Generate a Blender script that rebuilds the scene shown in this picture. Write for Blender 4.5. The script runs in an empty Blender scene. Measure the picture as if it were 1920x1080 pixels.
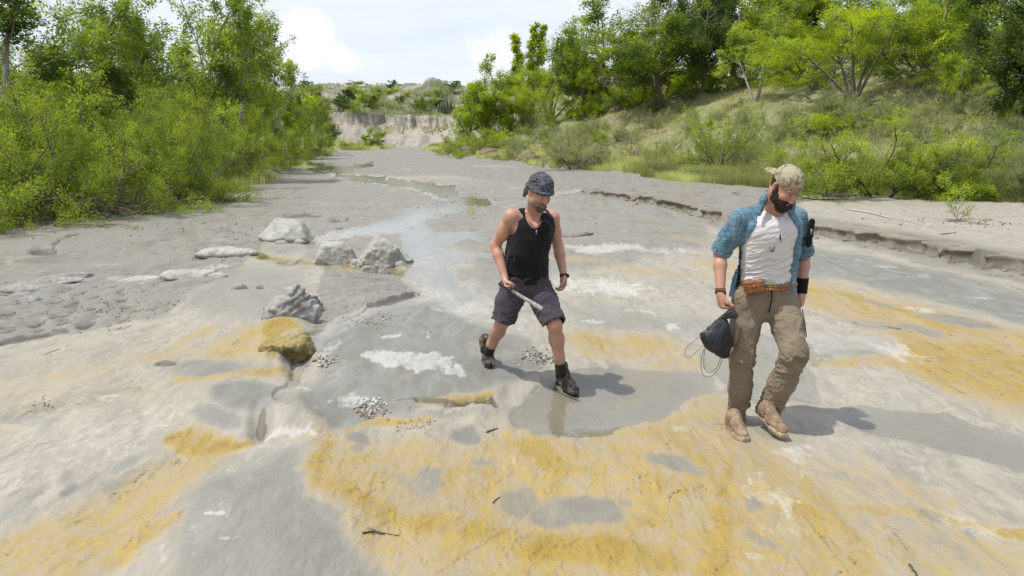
import bpy, math, random
import numpy as np
from mathutils import Vector, Matrix

random.seed(7)
SC = bpy.context.scene
COL = SC.collection

# ------------------------------------------------------------------ camera, sky, sun, exposure
CAM_H = 2.0
FPX = 1400.0
PITCH = math.atan(290.0 / FPX)
CP, SP = math.cos(PITCH), math.sin(PITCH)
cam_d = bpy.data.cameras.new('camera')
cam = bpy.data.objects.new('camera', cam_d)
COL.objects.link(cam)
cam.location = (0, 0, CAM_H)
cam.rotation_euler = (math.pi / 2 - PITCH, 0, 0)
cam_d.sensor_width = 36.0
cam_d.lens = FPX / 1920 * 36.0
cam_d.clip_start = 0.05
cam_d.clip_end = 9000
SC.camera = cam

SUN_EL = math.radians(67)
SH = Vector((0.97, 0.26, 0)).normalized()        # the way shadows fall on the ground
sun_dir = Vector((SH.x * math.cos(SUN_EL), SH.y * math.cos(SUN_EL), -math.sin(SUN_EL)))
sd = bpy.data.lights.new('sun', 'SUN')
sun = bpy.data.objects.new('sun', sd)
COL.objects.link(sun)
sun.rotation_euler = sun_dir.to_track_quat('-Z', 'Y').to_euler()
sd.energy = 3.6
sd.angle = math.radians(0.8)
sd.color = (1.0, 0.965, 0.90)

world = bpy.data.worlds.new('World')
SC.world = world
world.use_nodes = True
wt = world.node_tree
for n in list(wt.nodes):
    wt.nodes.remove(n)
wo = wt.nodes.new('ShaderNodeOutputWorld')
bg = wt.nodes.new('ShaderNodeBackground')
bg.inputs[1].default_value = 0.15
sky = wt.nodes.new('ShaderNodeTexSky')
sky.sky_type = 'NISHITA'
sky.sun_disc = False
sky.sun_elevation = SUN_EL
sky.sun_rotation = math.atan2(-SH.x, -SH.y)
sky.altitude = 300
sky.air_density = 1.0
sky.dust_density = 2.5
sky.ozone_density = 1.5
tcw = wt.nodes.new('ShaderNodeTexCoord')
sep = wt.nodes.new('ShaderNodeSeparateXYZ')
wt.links.new(tcw.outputs['Generated'], sep.inputs[0])
# clouds live on a flat layer: direction divided by its height
def wmath(op, a, b=None, c=None, clamp=False):
    n = wt.nodes.new('ShaderNodeMath')
    n.operation = op
    n.use_clamp = clamp
    for i, v in enumerate((a, b, c)):
        if v is None:
            continue
        if isinstance(v, (int, float)):
            n.inputs[i].default_value = v
        else:
            wt.links.new(v, n.inputs[i])
    return n.outputs[0]
zc = wmath('MAXIMUM', sep.outputs[2], 0.0)
zz = wmath('ADD', zc, 0.11)
cx = wmath('DIVIDE', sep.outputs[0], zz)
cy = wmath('DIVIDE', sep.outputs[1], zz)
comb = wt.nodes.new('ShaderNodeCombineXYZ')
wt.links.new(cx, comb.inputs[0]); wt.links.new(cy, comb.inputs[1])
comb.inputs[2].default_value = 2.3
def wnoise(vec, scale, detail, rough, dist=0.0):
    n = wt.nodes.new('ShaderNodeTexNoise')
    n.inputs['Scale'].default_value = scale
    n.inputs['Detail'].default_value = detail
    n.inputs['Roughness'].default_value = rough
    n.inputs['Distortion'].default_value = dist
    wt.links.new(vec, n.inputs['Vector'])
    return n.outputs['Fac']
n_hi = wnoise(comb.outputs[0], 0.55, 8, 0.62, 0.4)
def wramp(v, lo, hi):
    n = wt.nodes.new('ShaderNodeMapRange')
    n.interpolation_type = 'SMOOTHSTEP'
    n.inputs[1].default_value = lo; n.inputs[2].default_value = hi
    wt.links.new(v, n.inputs[0])
    return n.outputs[0]
veil = wramp(n_hi, 0.30, 0.68)
# low cumulus heaps near the horizon, in direction space
n_cu = wnoise(tcw.outputs['Generated'], 5.0, 9, 0.58, 0.2)
low = wramp(sep.outputs[2], 0.30, 0.05)
def blob(dx, dy, dz, w, sharp):
    """a heap of cloud round one direction"""
    v = wt.nodes.new('ShaderNodeVectorMath'); v.operation = 'DISTANCE'
    wt.links.new(tcw.outputs['Generated'], v.inputs[0])
    l = math.sqrt(dx * dx + dy * dy + dz * dz)
    v.inputs[1].default_value = (dx / l, dy / l, dz / l)
    m = wmath('MULTIPLY', v.outputs['Value'], -1.0 / w)
    return wmath('ADD', m, 1.0)
cu = wmath('ADD', wmath('MULTIPLY', n_cu, 1.0), wmath('MULTIPLY', low, 0.06))
for (px_, py_, w_, a_) in ((600, 78, .055, .22), (545, 95, .07, .22), (660, 120, .035, .14), (700, 105, .05, .06)):
    b = blob((px_ - 960) / FPX, CP + (540 - py_) / FPX * SP, -SP + (540 - py_) / FPX * CP, w_, 1)
    cu = wmath('ADD', cu, wmath('MULTIPLY', wmath('MAXIMUM', b, 0.0), a_ * 1.6))
cum = wramp(cu, 0.63, 0.76)
mx1 = wt.nodes.new('ShaderNodeMix'); mx1.data_type = 'RGBA'
wt.links.new(wmath('ADD', wmath('MULTIPLY', veil, 0.30), 0.62), mx1.inputs[0])
wt.links.new(sky.outputs[0], mx1.inputs[6])
mx1.inputs[7].default_value = (5.7, 6.0, 6.6, 1)
mx2 = wt.nodes.new('ShaderNodeMix'); mx2.data_type = 'RGBA'
wt.links.new(wmath('MULTIPLY', cum, 0.8), mx2.inputs[0])
wt.links.new(mx1.outputs[2], mx2.inputs[6])
mx2.inputs[7].default_value = (6.8, 6.8, 6.9, 1)
wt.links.new(mx2.outputs[2], bg.inputs[0])
wt.links.new(bg.outputs[0], wo.inputs[0])

SC.view_settings.view_transform = 'Standard'
SC.view_settings.look = 'None'
SC.view_settings.gamma = 1.0
SC.view_settings.use_curve_mapping = False
SC.view_settings.exposure = 0.17
SC.cycles.max_bounces = 6
SC.cycles.transparent_max_bounces = 12
SC.cycles.caustics_reflective = False
SC.cycles.caustics_refractive = False
SC.cycles.use_denoising = True

# ------------------------------------------------------------------ photo rays and ground points
def ray(px, py):
    a = (px - 960.0) / FPX; b = (540.0 - py) / FPX
    return a, CP + b * SP, -SP + b * CP
def P(px, py, Y):
    """the point seen at a pixel, at distance Y in front of the camera"""
    a, dy, dz = ray(px, py)
    t = Y / dy
    return Vector((a * t, Y, CAM_H + dz * t))
def G(px, py, z=0.0):
    a, dy, dz = ray(px, py)
    t = (z - CAM_H) / dz
    return (a * t, dy * t)
def to_px(x, y, z=0.0):
    dep = y * CP + (CAM_H - z) * SP
    up = y * SP - (CAM_H - z) * CP
    return 960 + FPX * x / dep, 540 - FPX * up / dep

# ------------------------------------------------------------------ noise
def _hash(ix, iy, iz, seed):
    h = (ix.astype(np.int64) * 374761393 + iy.astype(np.int64) * 668265263 + iz.astype(np.int64) * 2147483647 + seed * 974634777) & 0xffffffff
    h = ((h ^ (h >> 13)) * 1274126177) & 0xffffffff
    h = ((h ^ (h >> 16)) * 2246822519) & 0xffffffff
    return ((h ^ (h >> 15)) & 0xffff) / 65535.0
def vnoise2(x, y, seed=0):
    ix = np.floor(x); iy = np.floor(y)
    fx = x - ix; fy = y - iy
    fx = fx * fx * fx * (fx * (fx * 6 - 15) + 10); fy = fy * fy * fy * (fy * (fy * 6 - 15) + 10)
    z0 = np.zeros(1, dtype=np.int64)
    a = _hash(ix, iy, z0, seed); b = _hash(ix + 1, iy, z0, seed)
    c = _hash(ix, iy + 1, z0, seed); d = _hash(ix + 1, iy + 1, z0, seed)
    return (a * (1 - fx) + b * fx) * (1 - fy) + (c * (1 - fx) + d * fx) * fy - 0.5
def fbm2(x, y, seed=0, octaves=4, gain=0.5):
    s = np.zeros(np.broadcast(x, y).shape); amp = 1.0
    for o in range(octaves):
        c, sn = math.cos(o * 1.3), math.sin(o * 1.3)
        s = s + amp * vnoise2((x * c - y * sn) * 2 ** o + o * 17.3, (x * sn + y * c) * 2 ** o - o * 9.1, seed + o)
        amp *= gain
    return s
def vnoise3(p, seed=0):
    i = np.floor(p); f = p - i
    f = f * f * (3 - 2 * f)
    r = 0
    for dx in (0, 1):
        for dy in (0, 1):
            for dz in (0, 1):
                w = (f[..., 0] if dx else 1 - f[..., 0]) * (f[..., 1] if dy else 1 - f[..., 1]) * (f[..., 2] if dz else 1 - f[..., 2])
                r = r + w * _hash(i[..., 0] + dx, i[..., 1] + dy, i[..., 2] + dz, seed)
    return r - 0.5
def fbm3(p, seed=0, octaves=3, gain=0.5):
    s = 0; a = 1.0
    for o in range(octaves):
        s = s + a * vnoise3(p * 2 ** o + o * 11.7, seed + o); a *= gain
    return s
def sstep(a, b, x):
    t = np.clip((x - a) / (b - a), 0, 1)
    return t * t * (3 - 2 * t)

# ------------------------------------------------------------------ object helpers
def link(o, parent=None):
    COL.objects.link(o)
    if parent is not None:
        o.parent = parent
    return o
def tag(o, label=None, cat=None, group=None, kind=None):
    if label: o['label'] = label
    if cat: o['category'] = cat
    if group: o['group'] = group
    if kind: o['kind'] = kind
    return o
def empty(name, loc=(0, 0, 0), rz=0.0, parent=None):
    o = bpy.data.objects.new(name, None)
    o.location = loc; o.rotation_euler = (0, 0, rz)
    o.empty_display_size = 0.2
    return link(o, parent)
def mesh_np(name, verts, faces, smooth=True, mats=()):
    """faces: (n,3) or (n,4) int array, or a list of both"""
    me = bpy.data.meshes.new(name)
    verts = np.asarray(verts, dtype=np.float32)
    if not isinstance(faces, (list, tuple)):
        faces = [faces]
    faces = [np.asarray(f, dtype=np.int32) for f in faces if len(f)]
    nl = sum(f.size for f in faces); nf = sum(len(f) for f in faces)
    me.vertices.add(len(verts)); me.vertices.foreach_set('co', verts.ravel())
    me.loops.add(nl); me.polygons.add(nf)
    me.loops.foreach_set('vertex_index', np.concatenate([f.ravel() for f in faces]))
    st = []; tot = []; k = 0
    for f in faces:
        w = f.shape[1]
        st.append(k + np.arange(len(f)) * w); tot.append(np.full(len(f), w)); k += f.size
    me.polygons.foreach_set('loop_start', np.concatenate(st).astype(np.int32))
    me.polygons.foreach_set('loop_total', np.concatenate(tot).astype(np.int32))
    if smooth:
        me.polygons.foreach_set('use_smooth', np.ones(nf, dtype=bool))
    for m in mats:
        me.materials.append(m)
    me.update(calc_edges=True)
    return me
def vcol(me, name, rgb):
    rgb = np.asarray(rgb, dtype=np.float32)
    if rgb.shape[1] == 3:
        rgb = np.concatenate([rgb, np.ones((len(rgb), 1), dtype=np.float32)], 1)
    at = me.attributes.new(name, 'FLOAT_COLOR', 'POINT')
    at.data.foreach_set('color', rgb.ravel())
def obj(name, me, parent=None, loc=None):
    o = bpy.data.objects.new(name, me)
    if loc is not None: o.location = loc
    return link(o, parent)

class MB:
    """collects tubes, boxes and lumps into one mesh"""
    def __init__(s):
        s.v = []; s.f4 = []; s.f3 = []; s.n = 0
    def add(s, v, f4=None, f3=None):
        v = np.asarray(v, dtype=float)
        s.v.append(v)
        if f4 is not None and len(f4): s.f4.append(np.asarray(f4) + s.n)
        if f3 is not None and len(f3): s.f3.append(np.asarray(f3) + s.n)
        s.n += len(v)
        return s
    def tube(s, pts, rad, seg=6, cap=True, flat=1.0):
        pts = np.asarray([tuple(p) for p in pts], dtype=float)
        n = len(pts)
        rad = np.full(n, rad, dtype=float) if np.isscalar(rad) else np.asarray(rad, dtype=float)
        tg = np.gradient(pts, axis=0); tg /= np.linalg.norm(tg, axis=1)[:, None] + 1e-9
        up = np.array([0, 0, 1.0]) if abs(tg[0][2]) < .9 else np.array([1.0, 0, 0])
        V = []
        ang = np.arange(seg) / seg * 2 * math.pi
        u = np.cross(tg[0], up); u /= np.linalg.norm(u)
        for i in range(n):
            u = u - tg[i] * np.dot(u, tg[i]); u /= np.linalg.norm(u) + 1e-9
            w = np.cross(tg[i], u)
            V.append(pts[i] + rad[i] * (np.cos(ang)[:, None] * u + flat * np.sin(ang)[:, None] * w))
        V = np.concatenate(V)
        a = np.arange(n - 1)[:, None] * seg + np.arange(seg)[None]
        b = np.arange(n - 1)[:, None] * seg + (np.arange(seg)[None] + 1) % seg
        f = np.stack([a, b, b + seg, a + seg], -1).reshape(-1, 4)
        f3 = []
        if cap:
            V = np.concatenate([V, pts[:1], pts[-1:]])
            c0, c1 = n * seg, n * seg + 1
            for k in range(seg):
                f3.append((c0, (k + 1) % seg, k)); f3.append((c1, (n - 1) * seg + k, (n - 1) * seg + (k + 1) % seg))
        return s.add(V, f, f3)
    def box(s, c, size, R=None):
        h = np.asarray(size) / 2
        v = np.array([[x, y, z] for x in (-1, 1) for y in (-1, 1) for z in (-1, 1)]) * h
        if R is not None: v = v @ np.asarray(R).T
        f = [(0, 1, 3, 2), (4, 6, 7, 5), (0, 4, 5, 1), (2, 3, 7, 6), (0, 2, 6, 4), (1, 5, 7, 3)]
        return s.add(v + np.asarray(c), f)
    def build(s, name, mat, parent=None, smooth=True):
        v = np.concatenate(s.v)
        fs = []
        if s.f4: fs.append(np.concatenate(s.f4))
        if s.f3: fs.append(np.concatenate(s.f3))
        me = mesh_np(name, v, fs, smooth, [mat])
        return obj(name, me, parent)

# ------------------------------------------------------------------ material helpers
class NT:
    def __init__(s, name):
        s.m = bpy.data.materials.new(name); s.m.use_nodes = True
        s.t = s.m.node_tree
        s.b = s.t.nodes['Principled BSDF']; s.o = s.t.nodes['Material Output']
    def n(s, kind): return s.t.nodes.new(kind)
    def l(s, a, b): s.t.links.new(a, b)
    def put(s, sock, v):
        if isinstance(v, (int, float)): sock.default_value = v
        elif isinstance(v, (tuple, list)):
            sock.default_value = tuple(v) + ((1,) if len(v) == 3 and sock.type == 'RGBA' else ())
        else: s.l(v, sock)
    def math(s, op, a, b=0.0, clamp=False):
        n = s.n('ShaderNodeMath'); n.operation = op; n.use_clamp = clamp
        s.put(n.inputs[0], a); s.put(n.inputs[1], b)
        return n.outputs[0]
    def attr(s, name, out='Fac'):
        n = s.n('ShaderNodeAttribute'); n.attribute_name = name
        return n.outputs[out]
    def sepc(s, col):
        n = s.n('ShaderNodeSeparateColor'); s.l(col, n.inputs[0])
        return n.outputs
    def noise(s, scale, detail=4, rough=0.5, vec=None, dist=0.0, out='Fac'):
        n = s.n('ShaderNodeTexNoise')
        n.inputs['Scale'].default_value = scale; n.inputs['Detail'].default_value = detail
        n.inputs['Roughness'].default_value = rough; n.inputs['Distortion'].default_value = dist
        if vec is not None: s.l(vec, n.inputs['Vector'])
        return n.outputs[out]
    def pos(s, scale=(1, 1, 1), obj=False):
        if obj:
            g = s.n('ShaderNodeTexCoord').outputs['Object']
        else:
            g = s.n('ShaderNodeNewGeometry').outputs['Position']
        m = s.n('ShaderNodeMapping'); m.inputs['Scale'].default_value = scale
        s.l(g, m.inputs[0])
        return m.outputs[0]
    def rng(s, v, a, b, c=0.0, d=1.0, smooth=True):
        n = s.n('ShaderNodeMapRange')
        n.interpolation_type = 'SMOOTHSTEP' if smooth else 'LINEAR'
        s.put(n.inputs[0], v)
        for i, x in enumerate((a, b, c, d)): n.inputs[i + 1].default_value = x
        return n.outputs[0]
    def mix(s, fac, a, b, blend='MIX'):
        n = s.n('ShaderNodeMix'); n.data_type = 'RGBA'; n.blend_type = blend
        s.put(n.inputs[0], fac); s.put(n.inputs[6], a); s.put(n.inputs[7], b)
        return n.outputs[2]
    def bump(s, h, strength, dist, normal=None):
        n = s.n('ShaderNodeBump'); n.inputs['Strength'].default_value = strength
        n.inputs['Distance'].default_value = dist
        s.l(h, n.inputs['Height'])
        if normal is not None: s.l(normal, n.inputs['Normal'])
        return n.outputs[0]
    def set(s, **k):
        for a, v in k.items():
            s.put(s.b.inputs[{'color': 'Base Color', 'rough': 'Roughness', 'normal': 'Normal', 'metal': 'Metallic', 'spec': 'Specular IOR Level', 'sheen': 'Sheen Weight', 'sss': 'Subsurface Weight'}[a]], v)
        return s
def simple(name, color, rough=0.7, var=0.15, scale=20, bump=0.0, bscale=60, metal=0.0, spec=0.4):
    t = NT(name)
    p = t.pos(obj=True)
    nz = t.noise(scale, 4, 0.6, p)
    dark = tuple(c * (1 - var * 1.6) for c in color); lite = tuple(min(1, c * (1 + var)) for c in color)
    t.set(color=t.mix(t.rng(nz, .3, .7), dark, lite), rough=rough, metal=metal, spec=spec)
    if bump:
        t.set(normal=t.bump(t.noise(bscale, 3, 0.6, p), 0.7, bump))
    return t.m
# ------------------------------------------------------------------ the lie of the land
def edge_fn(pxs):
    w = sorted([(G(a, b)[1], G(a, b)[0]) for a, b in pxs])
    ys = np.array([p[0] for p in w]); xs = np.array([p[1] for p in w])
    def f(y):
        y = np.asarray(y, dtype=float)
        r = np.interp(y, ys, xs)
        lo = xs[0] + (y - ys[0]) * (xs[1] - xs[0]) / (ys[1] - ys[0])
        return np.where(y < ys[0], lo, r)
    return f
x_right = edge_fn([(1920, 402), (1700, 388), (1520, 372), (1350, 349), (1250, 338), (1130, 324), (1040, 314), (960, 303), (880, 294), (820, 286), (790, 279)])
x_left = edge_fn([(0, 416), (150, 404), (350, 381), (440, 350), (520, 322), (600, 292), (628, 282)])
x_step = edge_fn([(1100, 367), (1121, 371), (1245, 389), (1292, 400), (1354, 418), (1440, 428), (1526, 446), (1638, 462), (1726, 480), (1797, 494), (1920, 520)])

def base_height(x, y):
    """smooth lie of the land, without the small relief of the rock bed"""
    x = np.asarray(x, dtype=float); y = np.asarray(y, dtype=float)
    far = sstep(10, 60, y)
    wob = fbm2(x * 0.35, y * 0.35, 3, 3) * (0.5 + 1.6 * far)
    s = (x - x_right(y)) * 0.85 + wob
    sl = (x_left(y) - x) * 0.9 + wob * 0.8
    z = 0.10 * sstep(-3.5, 0.5, s) * (1 - far) + 0.22 * sstep(-0.2, 0.9, s) + 5.4 * sstep(0.8, 19, s) + 0.6 * sstep(18, 50, s)
    z = z + sstep(2, 12, s) * fbm2(x * 0.12, y * 0.12, 9, 3) * 1.1 + sstep(.5, 3, s) * fbm2(x * .9, y * .9, 19, 3) * 0.22
    z = z + 0.30 * sstep(-0.1, 0.7, sl) + 1.5 * sstep(0.8, 16, sl) + sstep(.3, 2, sl) * fbm2(x * .8, y * .8, 29, 3) * 0.25
    # the far bluff, its rim, and the plateau behind it
    fy = y - 112 + fbm2(x * .16, y * .02, 41, 4) * 5 + 0.3 * np.maximum(x + 11.5, 0)
    rim = 5.0 + fbm2(x * .25, y * .05, 43, 3) * 0.8
    nb = fbm2(x * .5, y * .1, 47, 3)
    bl = rim * (.66 * np.clip((fy + nb * 2.2) / 8.0, 0, 1) ** .8 + .34 * sstep(7.4, 8.6, fy + nb * 2.0 + fbm2(x * 1.5, y * .3, 48, 3)))
    beyond = 8.5 * sstep(12, 80, fy) * (0.9 + fbm2(x * .03, y * .03, 51, 4) * 0.55)
    zf = bl + beyond + 2.4 * np.exp(-((x + 16.5) / 4.0) ** 2 - ((y - 165) / 9.0) ** 2) * (1 + .5 * nb)
    return np.maximum(z, zf)

# ------------------------------------------------------------------ stains, wet patches, painted shade and relief of the bed
X0, Y0, SCL = -1200.0, 252.0, 0.5
RW, RH = int(4300 * SCL), int(1250 * SCL)
_gx = (np.arange(RW) / SCL + X0)[None, :]; _gy = (np.arange(RH) / SCL + Y0)[:, None]
def blur(a, r):
    r = r * SCL
    if r < 0.6: return a
    k = int(r * 2.5) + 1
    w = np.exp(-0.5 * (np.arange(-k, k + 1) / r) ** 2); w /= w.sum()
    a = np.apply_along_axis(lambda m: np.convolve(m, w, 'same'), 1, a)
    return np.apply_along_axis(lambda m: np.convolve(m, w, 'same'), 0, a)
def sub(x0, x1, y0, y1, pad):
    a = max(0, int((x0 - pad - X0) * SCL)); b = min(RW, int((x1 + pad - X0) * SCL) + 1)
    c = max(0, int((y0 - pad - Y0) * SCL)); d = min(RH, int((y1 + pad - Y0) * SCL) + 1)
    return slice(c, d), slice(a, b)
def layer(): return np.zeros((RH, RW))
def poly(L, pts, w=1.0, b=6, op='max'):
    xs = [p[0] for p in pts]; ys = [p[1] for p in pts]
    ss = sub(min(xs), max(xs), min(ys), max(ys), b * 3 + 4)
    gx = _gx[:, ss[1]]; gy = _gy[ss[0], :]
    ins = np.zeros(np.broadcast(gx, gy).shape, dtype=bool)
    n = len(pts)
    for i in range(n):
        x1, y1 = pts[i]; x2, y2 = pts[(i + 1) % n]
        if y1 == y2: continue
        c = ((y1 > gy) != (y2 > gy)) & (gx < (x2 - x1) * (gy - y1) / (y2 - y1) + x1)
        ins ^= c
    m = blur(ins.astype(float), b) * w
    L[ss] = np.maximum(L[ss], m) if op == 'max' else L[ss] + m
def ell(L, cx, cy, rx, ry, ang=0.0, w=1.0, soft=0.5, op='max'):
    R = max(rx, ry) * (1 + soft) + 4
    ss = sub(cx, cx, cy, cy, R)
    gx = _gx[:, ss[1]] - cx; gy = _gy[ss[0], :] - cy
    c, s_ = math.cos(math.radians(ang)), math.sin(math.radians(ang))
    d = np.sqrt(((gx * c + gy * s_) / rx) ** 2 + ((-gx * s_ + gy * c) / ry) ** 2)
    m = (1 - sstep(1 - soft, 1 + soft, d)) * w
    L[ss] = np.maximum(L[ss], m) if op == 'max' else L[ss] + m
def line(L, pts, wid, w=1.0, soft=0.5, op='max', side=None):
    """a band along a polyline; wid may be a list"""
    wid = [wid] * len(pts) if np.isscalar(wid) else wid
    xs = [p[0] for p in pts]; ys = [p[1] for p in pts]
    ss = sub(min(xs), max(xs), min(ys), max(ys), max(wid) * 2 + 4)
    gx = _gx[:, ss[1]] + 0 * _gy[ss[0], :]; gy = _gy[ss[0], :] + 0 * gx
    best = np.full(gx.shape, 9.0)
    for i in range(len(pts) - 1):
        x1, y1 = pts[i]; x2, y2 = pts[i + 1]
        dx, dy = x2 - x1, y2 - y1
        t = np.clip(((gx - x1) * dx + (gy - y1) * dy) / (dx * dx + dy * dy + 1e-9), 0, 1)
        ww = wid[i] * (1 - t) + wid[i + 1] * t
        d = np.hypot(gx - x1 - t * dx, gy - y1 - t * dy) / np.maximum(ww, .3)
        best = np.minimum(best, d)
    m = (1 - sstep(1 - soft, 1 + soft, best)) * w
    L[ss] = np.maximum(L[ss], m) if op == 'max' else L[ss] + m

ochre, grey, white, mud, algae, wet, damp_shade = [layer() for _ in range(7)]  # last one: damp soil plus painted shade of undercuts and recesses
relief = layer()
# --- ochre
poly(ochre, [(1510, 520), (1560, 528), (1640, 548), (1720, 566), (1800, 590), (1920, 612), (2200, 690), (2400, 900), (2100, 830), (1920, 786), (1830, 765), (1750, 735), (1690, 705), (1630, 690), (1700, 660), (1640, 630), (1580, 610), (1510, 585)], .62, 9)
poly(ochre, [(1690, 640), (1800, 640), (1920, 660), (2100, 720), (2000, 790), (1880, 770), (1760, 740), (1690, 700)], .85, 12)
line(ochre, [(1500, 675), (1560, 684), (1640, 690), (1720, 705)], [8, 9, 9, 12], .6)
line(ochre, [(1520, 545), (1600, 555), (1700, 590), (1790, 625)], [6, 8, 9, 12], .85)
poly(ochre, [(575, 850), (700, 832), (840, 838), (940, 800), (1060, 812), (1180, 800), (1290, 770), (1345, 732), (1400, 770), (1390, 830), (1500, 840), (1560, 900), (1660, 960), (1700, 1090), (1800, 1250), (1000, 1300), (900, 1120), (700, 1075), (640, 1020), (585, 930)], .62, 26)
poly(ochre, [(1380, 840), (1560, 850), (1760, 900), (1960, 980), (2100, 1250), (1500, 1300), (1400, 1080)], .42, 30)
poly(ochre, [(0, 660), (300, 620), (560, 650), (560, 740), (300, 800), (0, 860), (-200, 800)], .22, 30)
poly(ochre, [(945, 820), (1040, 822), (1070, 850), (1120, 880), (1150, 905), (1050, 900), (960, 870)], .85, 10)
line(ochre, [(610, 860), (600, 930), (660, 960), (760, 985), (880, 1000), (1010, 1010), (1150, 1045), (1250, 1060)], [30, 26, 30, 28, 34, 30, 40, 36], .85, .8)
ell(ochre, 1080, 1035, 170, 32, 6, .95, .6)
line(ochre, [(1385, 880), (1375, 940), (1380, 1000), (1340, 1060), (1300, 1120)], [20, 44, 50, 60, 66], .8, 1.)
line(ochre, [(1440, 925), (1500, 960), (1570, 1005), (1600, 1040)], [14, 20, 18, 8], .8, .6)
line(ochre, [(1130, 940), (1230, 900), (1330, 880)], [10, 16, 10], .55)
line(ochre, [(1620, 955), (1740, 975), (1850, 985), (1960, 1000)], [8, 10, 8, 12], .75)
ell(ochre, 1230, 985, 90, 25, -5, .75, .6)
ell(ochre, 1650, 1000, 120, 60, 25, .4, .8)
ell(ochre, 1180, 652, 105, 26, 2, .62, .6)
ell(ochre, 1120, 640, 55, 20, 0, .7, .6)
ell(ochre, 1260, 690, 80, 20, -10, .45, .7)
poly(ochre, [(1240, 770), (1345, 728), (1375, 760), (1360, 800), (1200, 815)], .55, 8)
line(ochre, [(330, 725), (420, 742), (500, 728), (555, 715)], [8, 12, 12, 6], .7)
poly(ochre, [(400, 650), (470, 625), (560, 640), (585, 655), (560, 680), (520, 695), (480, 700), (430, 700), (380, 690)], .6, 8)
poly(ochre, [(482, 645), (520, 630), (578, 645), (575, 660), (515, 696), (492, 690)], .98, 4)
ell(ochre, 355, 640, 60, 8, -18, .5, .6)
ell(ochre, 290, 675, 45, 7, 3, .6, .6)
line(ochre, [(60, 720), (200, 680), (360, 660)], [8, 14, 10], .3)
poly(ochre, [(500, 850), (420, 825), (345, 822), (325, 850), (360, 870), (430, 875), (480, 868)], .95, 6)
poly(ochre, [(480, 862), (380, 850), (320, 870), (240, 915), (120, 965), (0, 1005), (-120, 1060), (-60, 1200), (140, 1130), (250, 1060), (330, 1000), (380, 940), (470, 880)], .62, 12)
line(ochre, [(220, 1060), (300, 1020), (340, 1000)], [24, 20, 10], .7)
line(ochre, [(650, 825), (720, 812), (800, 800)], [6, 7, 5], .7)
line(ochre, [(780, 775), (850, 765), (920, 757)], [6, 6, 8], .75)
ell(ochre, 800, 850, 60, 18, 0, .5)
ell(ochre, 1060, 770, 60, 20, 0, .35, .8); ell(ochre, 1180, 740, 90, 14, -8, .3, .8)
ell(ochre, 1690, 800, 100, 14, 12, .3, .8)
for (x_, y_, r1, r2, a_) in ((1100, 486, 80, 6, 3), (1250, 515, 110, 7, 5), (1360, 500, 80, 12, 10), (1180, 505, 60, 5, 4), (1400, 470, 60, 9, 12), (1300, 450, 60, 5, 8), (1380, 520, 60, 10, 8)):
    ell(ochre, x_, y_, r1, r2, a_, .42, .6)
line(ochre, [(480, 478), (510, 492), (600, 500), (700, 508), (760, 512)], [7, 9, 8, 8, 6], .7)
# --- grey clay
poly(grey, [(600, 660), (660, 615), (740, 585), (830, 580), (880, 620), (990, 650), (1040, 690), (975, 728), (900, 748), (790, 780), (700, 818), (620, 830), (560, 800), (560, 760), (620, 700)], .85, 6)
poly(grey, [(385, 935), (460, 885), (555, 868), (572, 900), (575, 960), (620, 1000), (660, 1040), (760, 1080), (700, 1250), (300, 1250), (330, 1060)], .72, 18)
for (x_, y_, r1, r2, a_, w_) in ((1085, 960, 92, 30, 6, .95), (985, 938, 38, 32, 40, .8), (803, 912, 22, 30, -25, .95), (780, 925, 50, 18, 25, .7), (868, 826, 30, 16, 0, .95), (685, 838, 36, 12, 10, .85), (692, 856, 14, 10, 0, .7),
                              (884, 880, 28, 12, -10, .75), (1275, 885, 52, 13, 22, .95), (1310, 900, 22, 9, 30, .8), (1175, 945, 26, 9, 8, .7), (1438, 965, 22, 14, 50, .75), (1460, 1030, 50, 12, 25, .7), (1750, 978, 36, 11, 22, .8), (1845, 1005, 22, 12, 10, .8),
                              (770, 955, 70, 20, 18, .5), (850, 960, 60, 20, 10, .5), (400, 716, 80, 22, 6, .8), (320, 700, 30, 8, -20, .6), (470, 780, 70, 26, 6, .85), (430, 812, 60, 12, 6, .7), (250, 885, 40, 8, -25, .6), (135, 928, 24, 10, -20, .8), (230, 790, 90, 14, -14, .45),
                              (60, 795, 70, 14, 5, .6), (0, 700, 90, 24, -10, .35), (1720, 628, 60, 12, 15, .8), (1650, 570, 40, 9, 12, .8), (1800, 606, 90, 10, 9, .9), (1640, 618, 60, 12, 8, .7), (1590, 672, 70, 7, 5, .7), (1620, 770, 60, 9, 4, .4), (600, 985, 40, 14, 30, .6), (20, 965, 60, 10, -35, .5), (885, 1075, 40, 12, 0, .5)):
    ell(grey, x_, y_, r1, r2, a_, w_, .45)
poly(grey, [(1085, 690), (1200, 685), (1340, 700), (1345, 722), (1240, 775), (1150, 812), (1020, 822), (940, 790), (985, 745)], .38, 8)
poly(grey, [(1510, 462), (1640, 482), (1800, 515), (1920, 545), (2200, 600), (2200, 690), (1920, 606), (1780, 572), (1640, 540), (1510, 515)], .85, 5)
poly(grey, [(1060, 560), (1200, 575), (1340, 590), (1340, 635), (1200, 625), (1080, 618)], .55, 10)
poly(grey, [(1520, 770), (1640, 758), (1780, 775), (1920, 815), (2200, 880), (2200, 960), (1920, 885), (1760, 850), (1640, 815)], .5, 10)
poly(grey, [(1040, 400), (1200, 405), (1330, 430), (1420, 470), (1300, 470), (1100, 440), (1040, 425)], .5, 8)
poly(grey, [(420, 500), (560, 510), (600, 560), (560, 620), (420, 610), (330, 590), (360, 540)], .55, 12)
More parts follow.
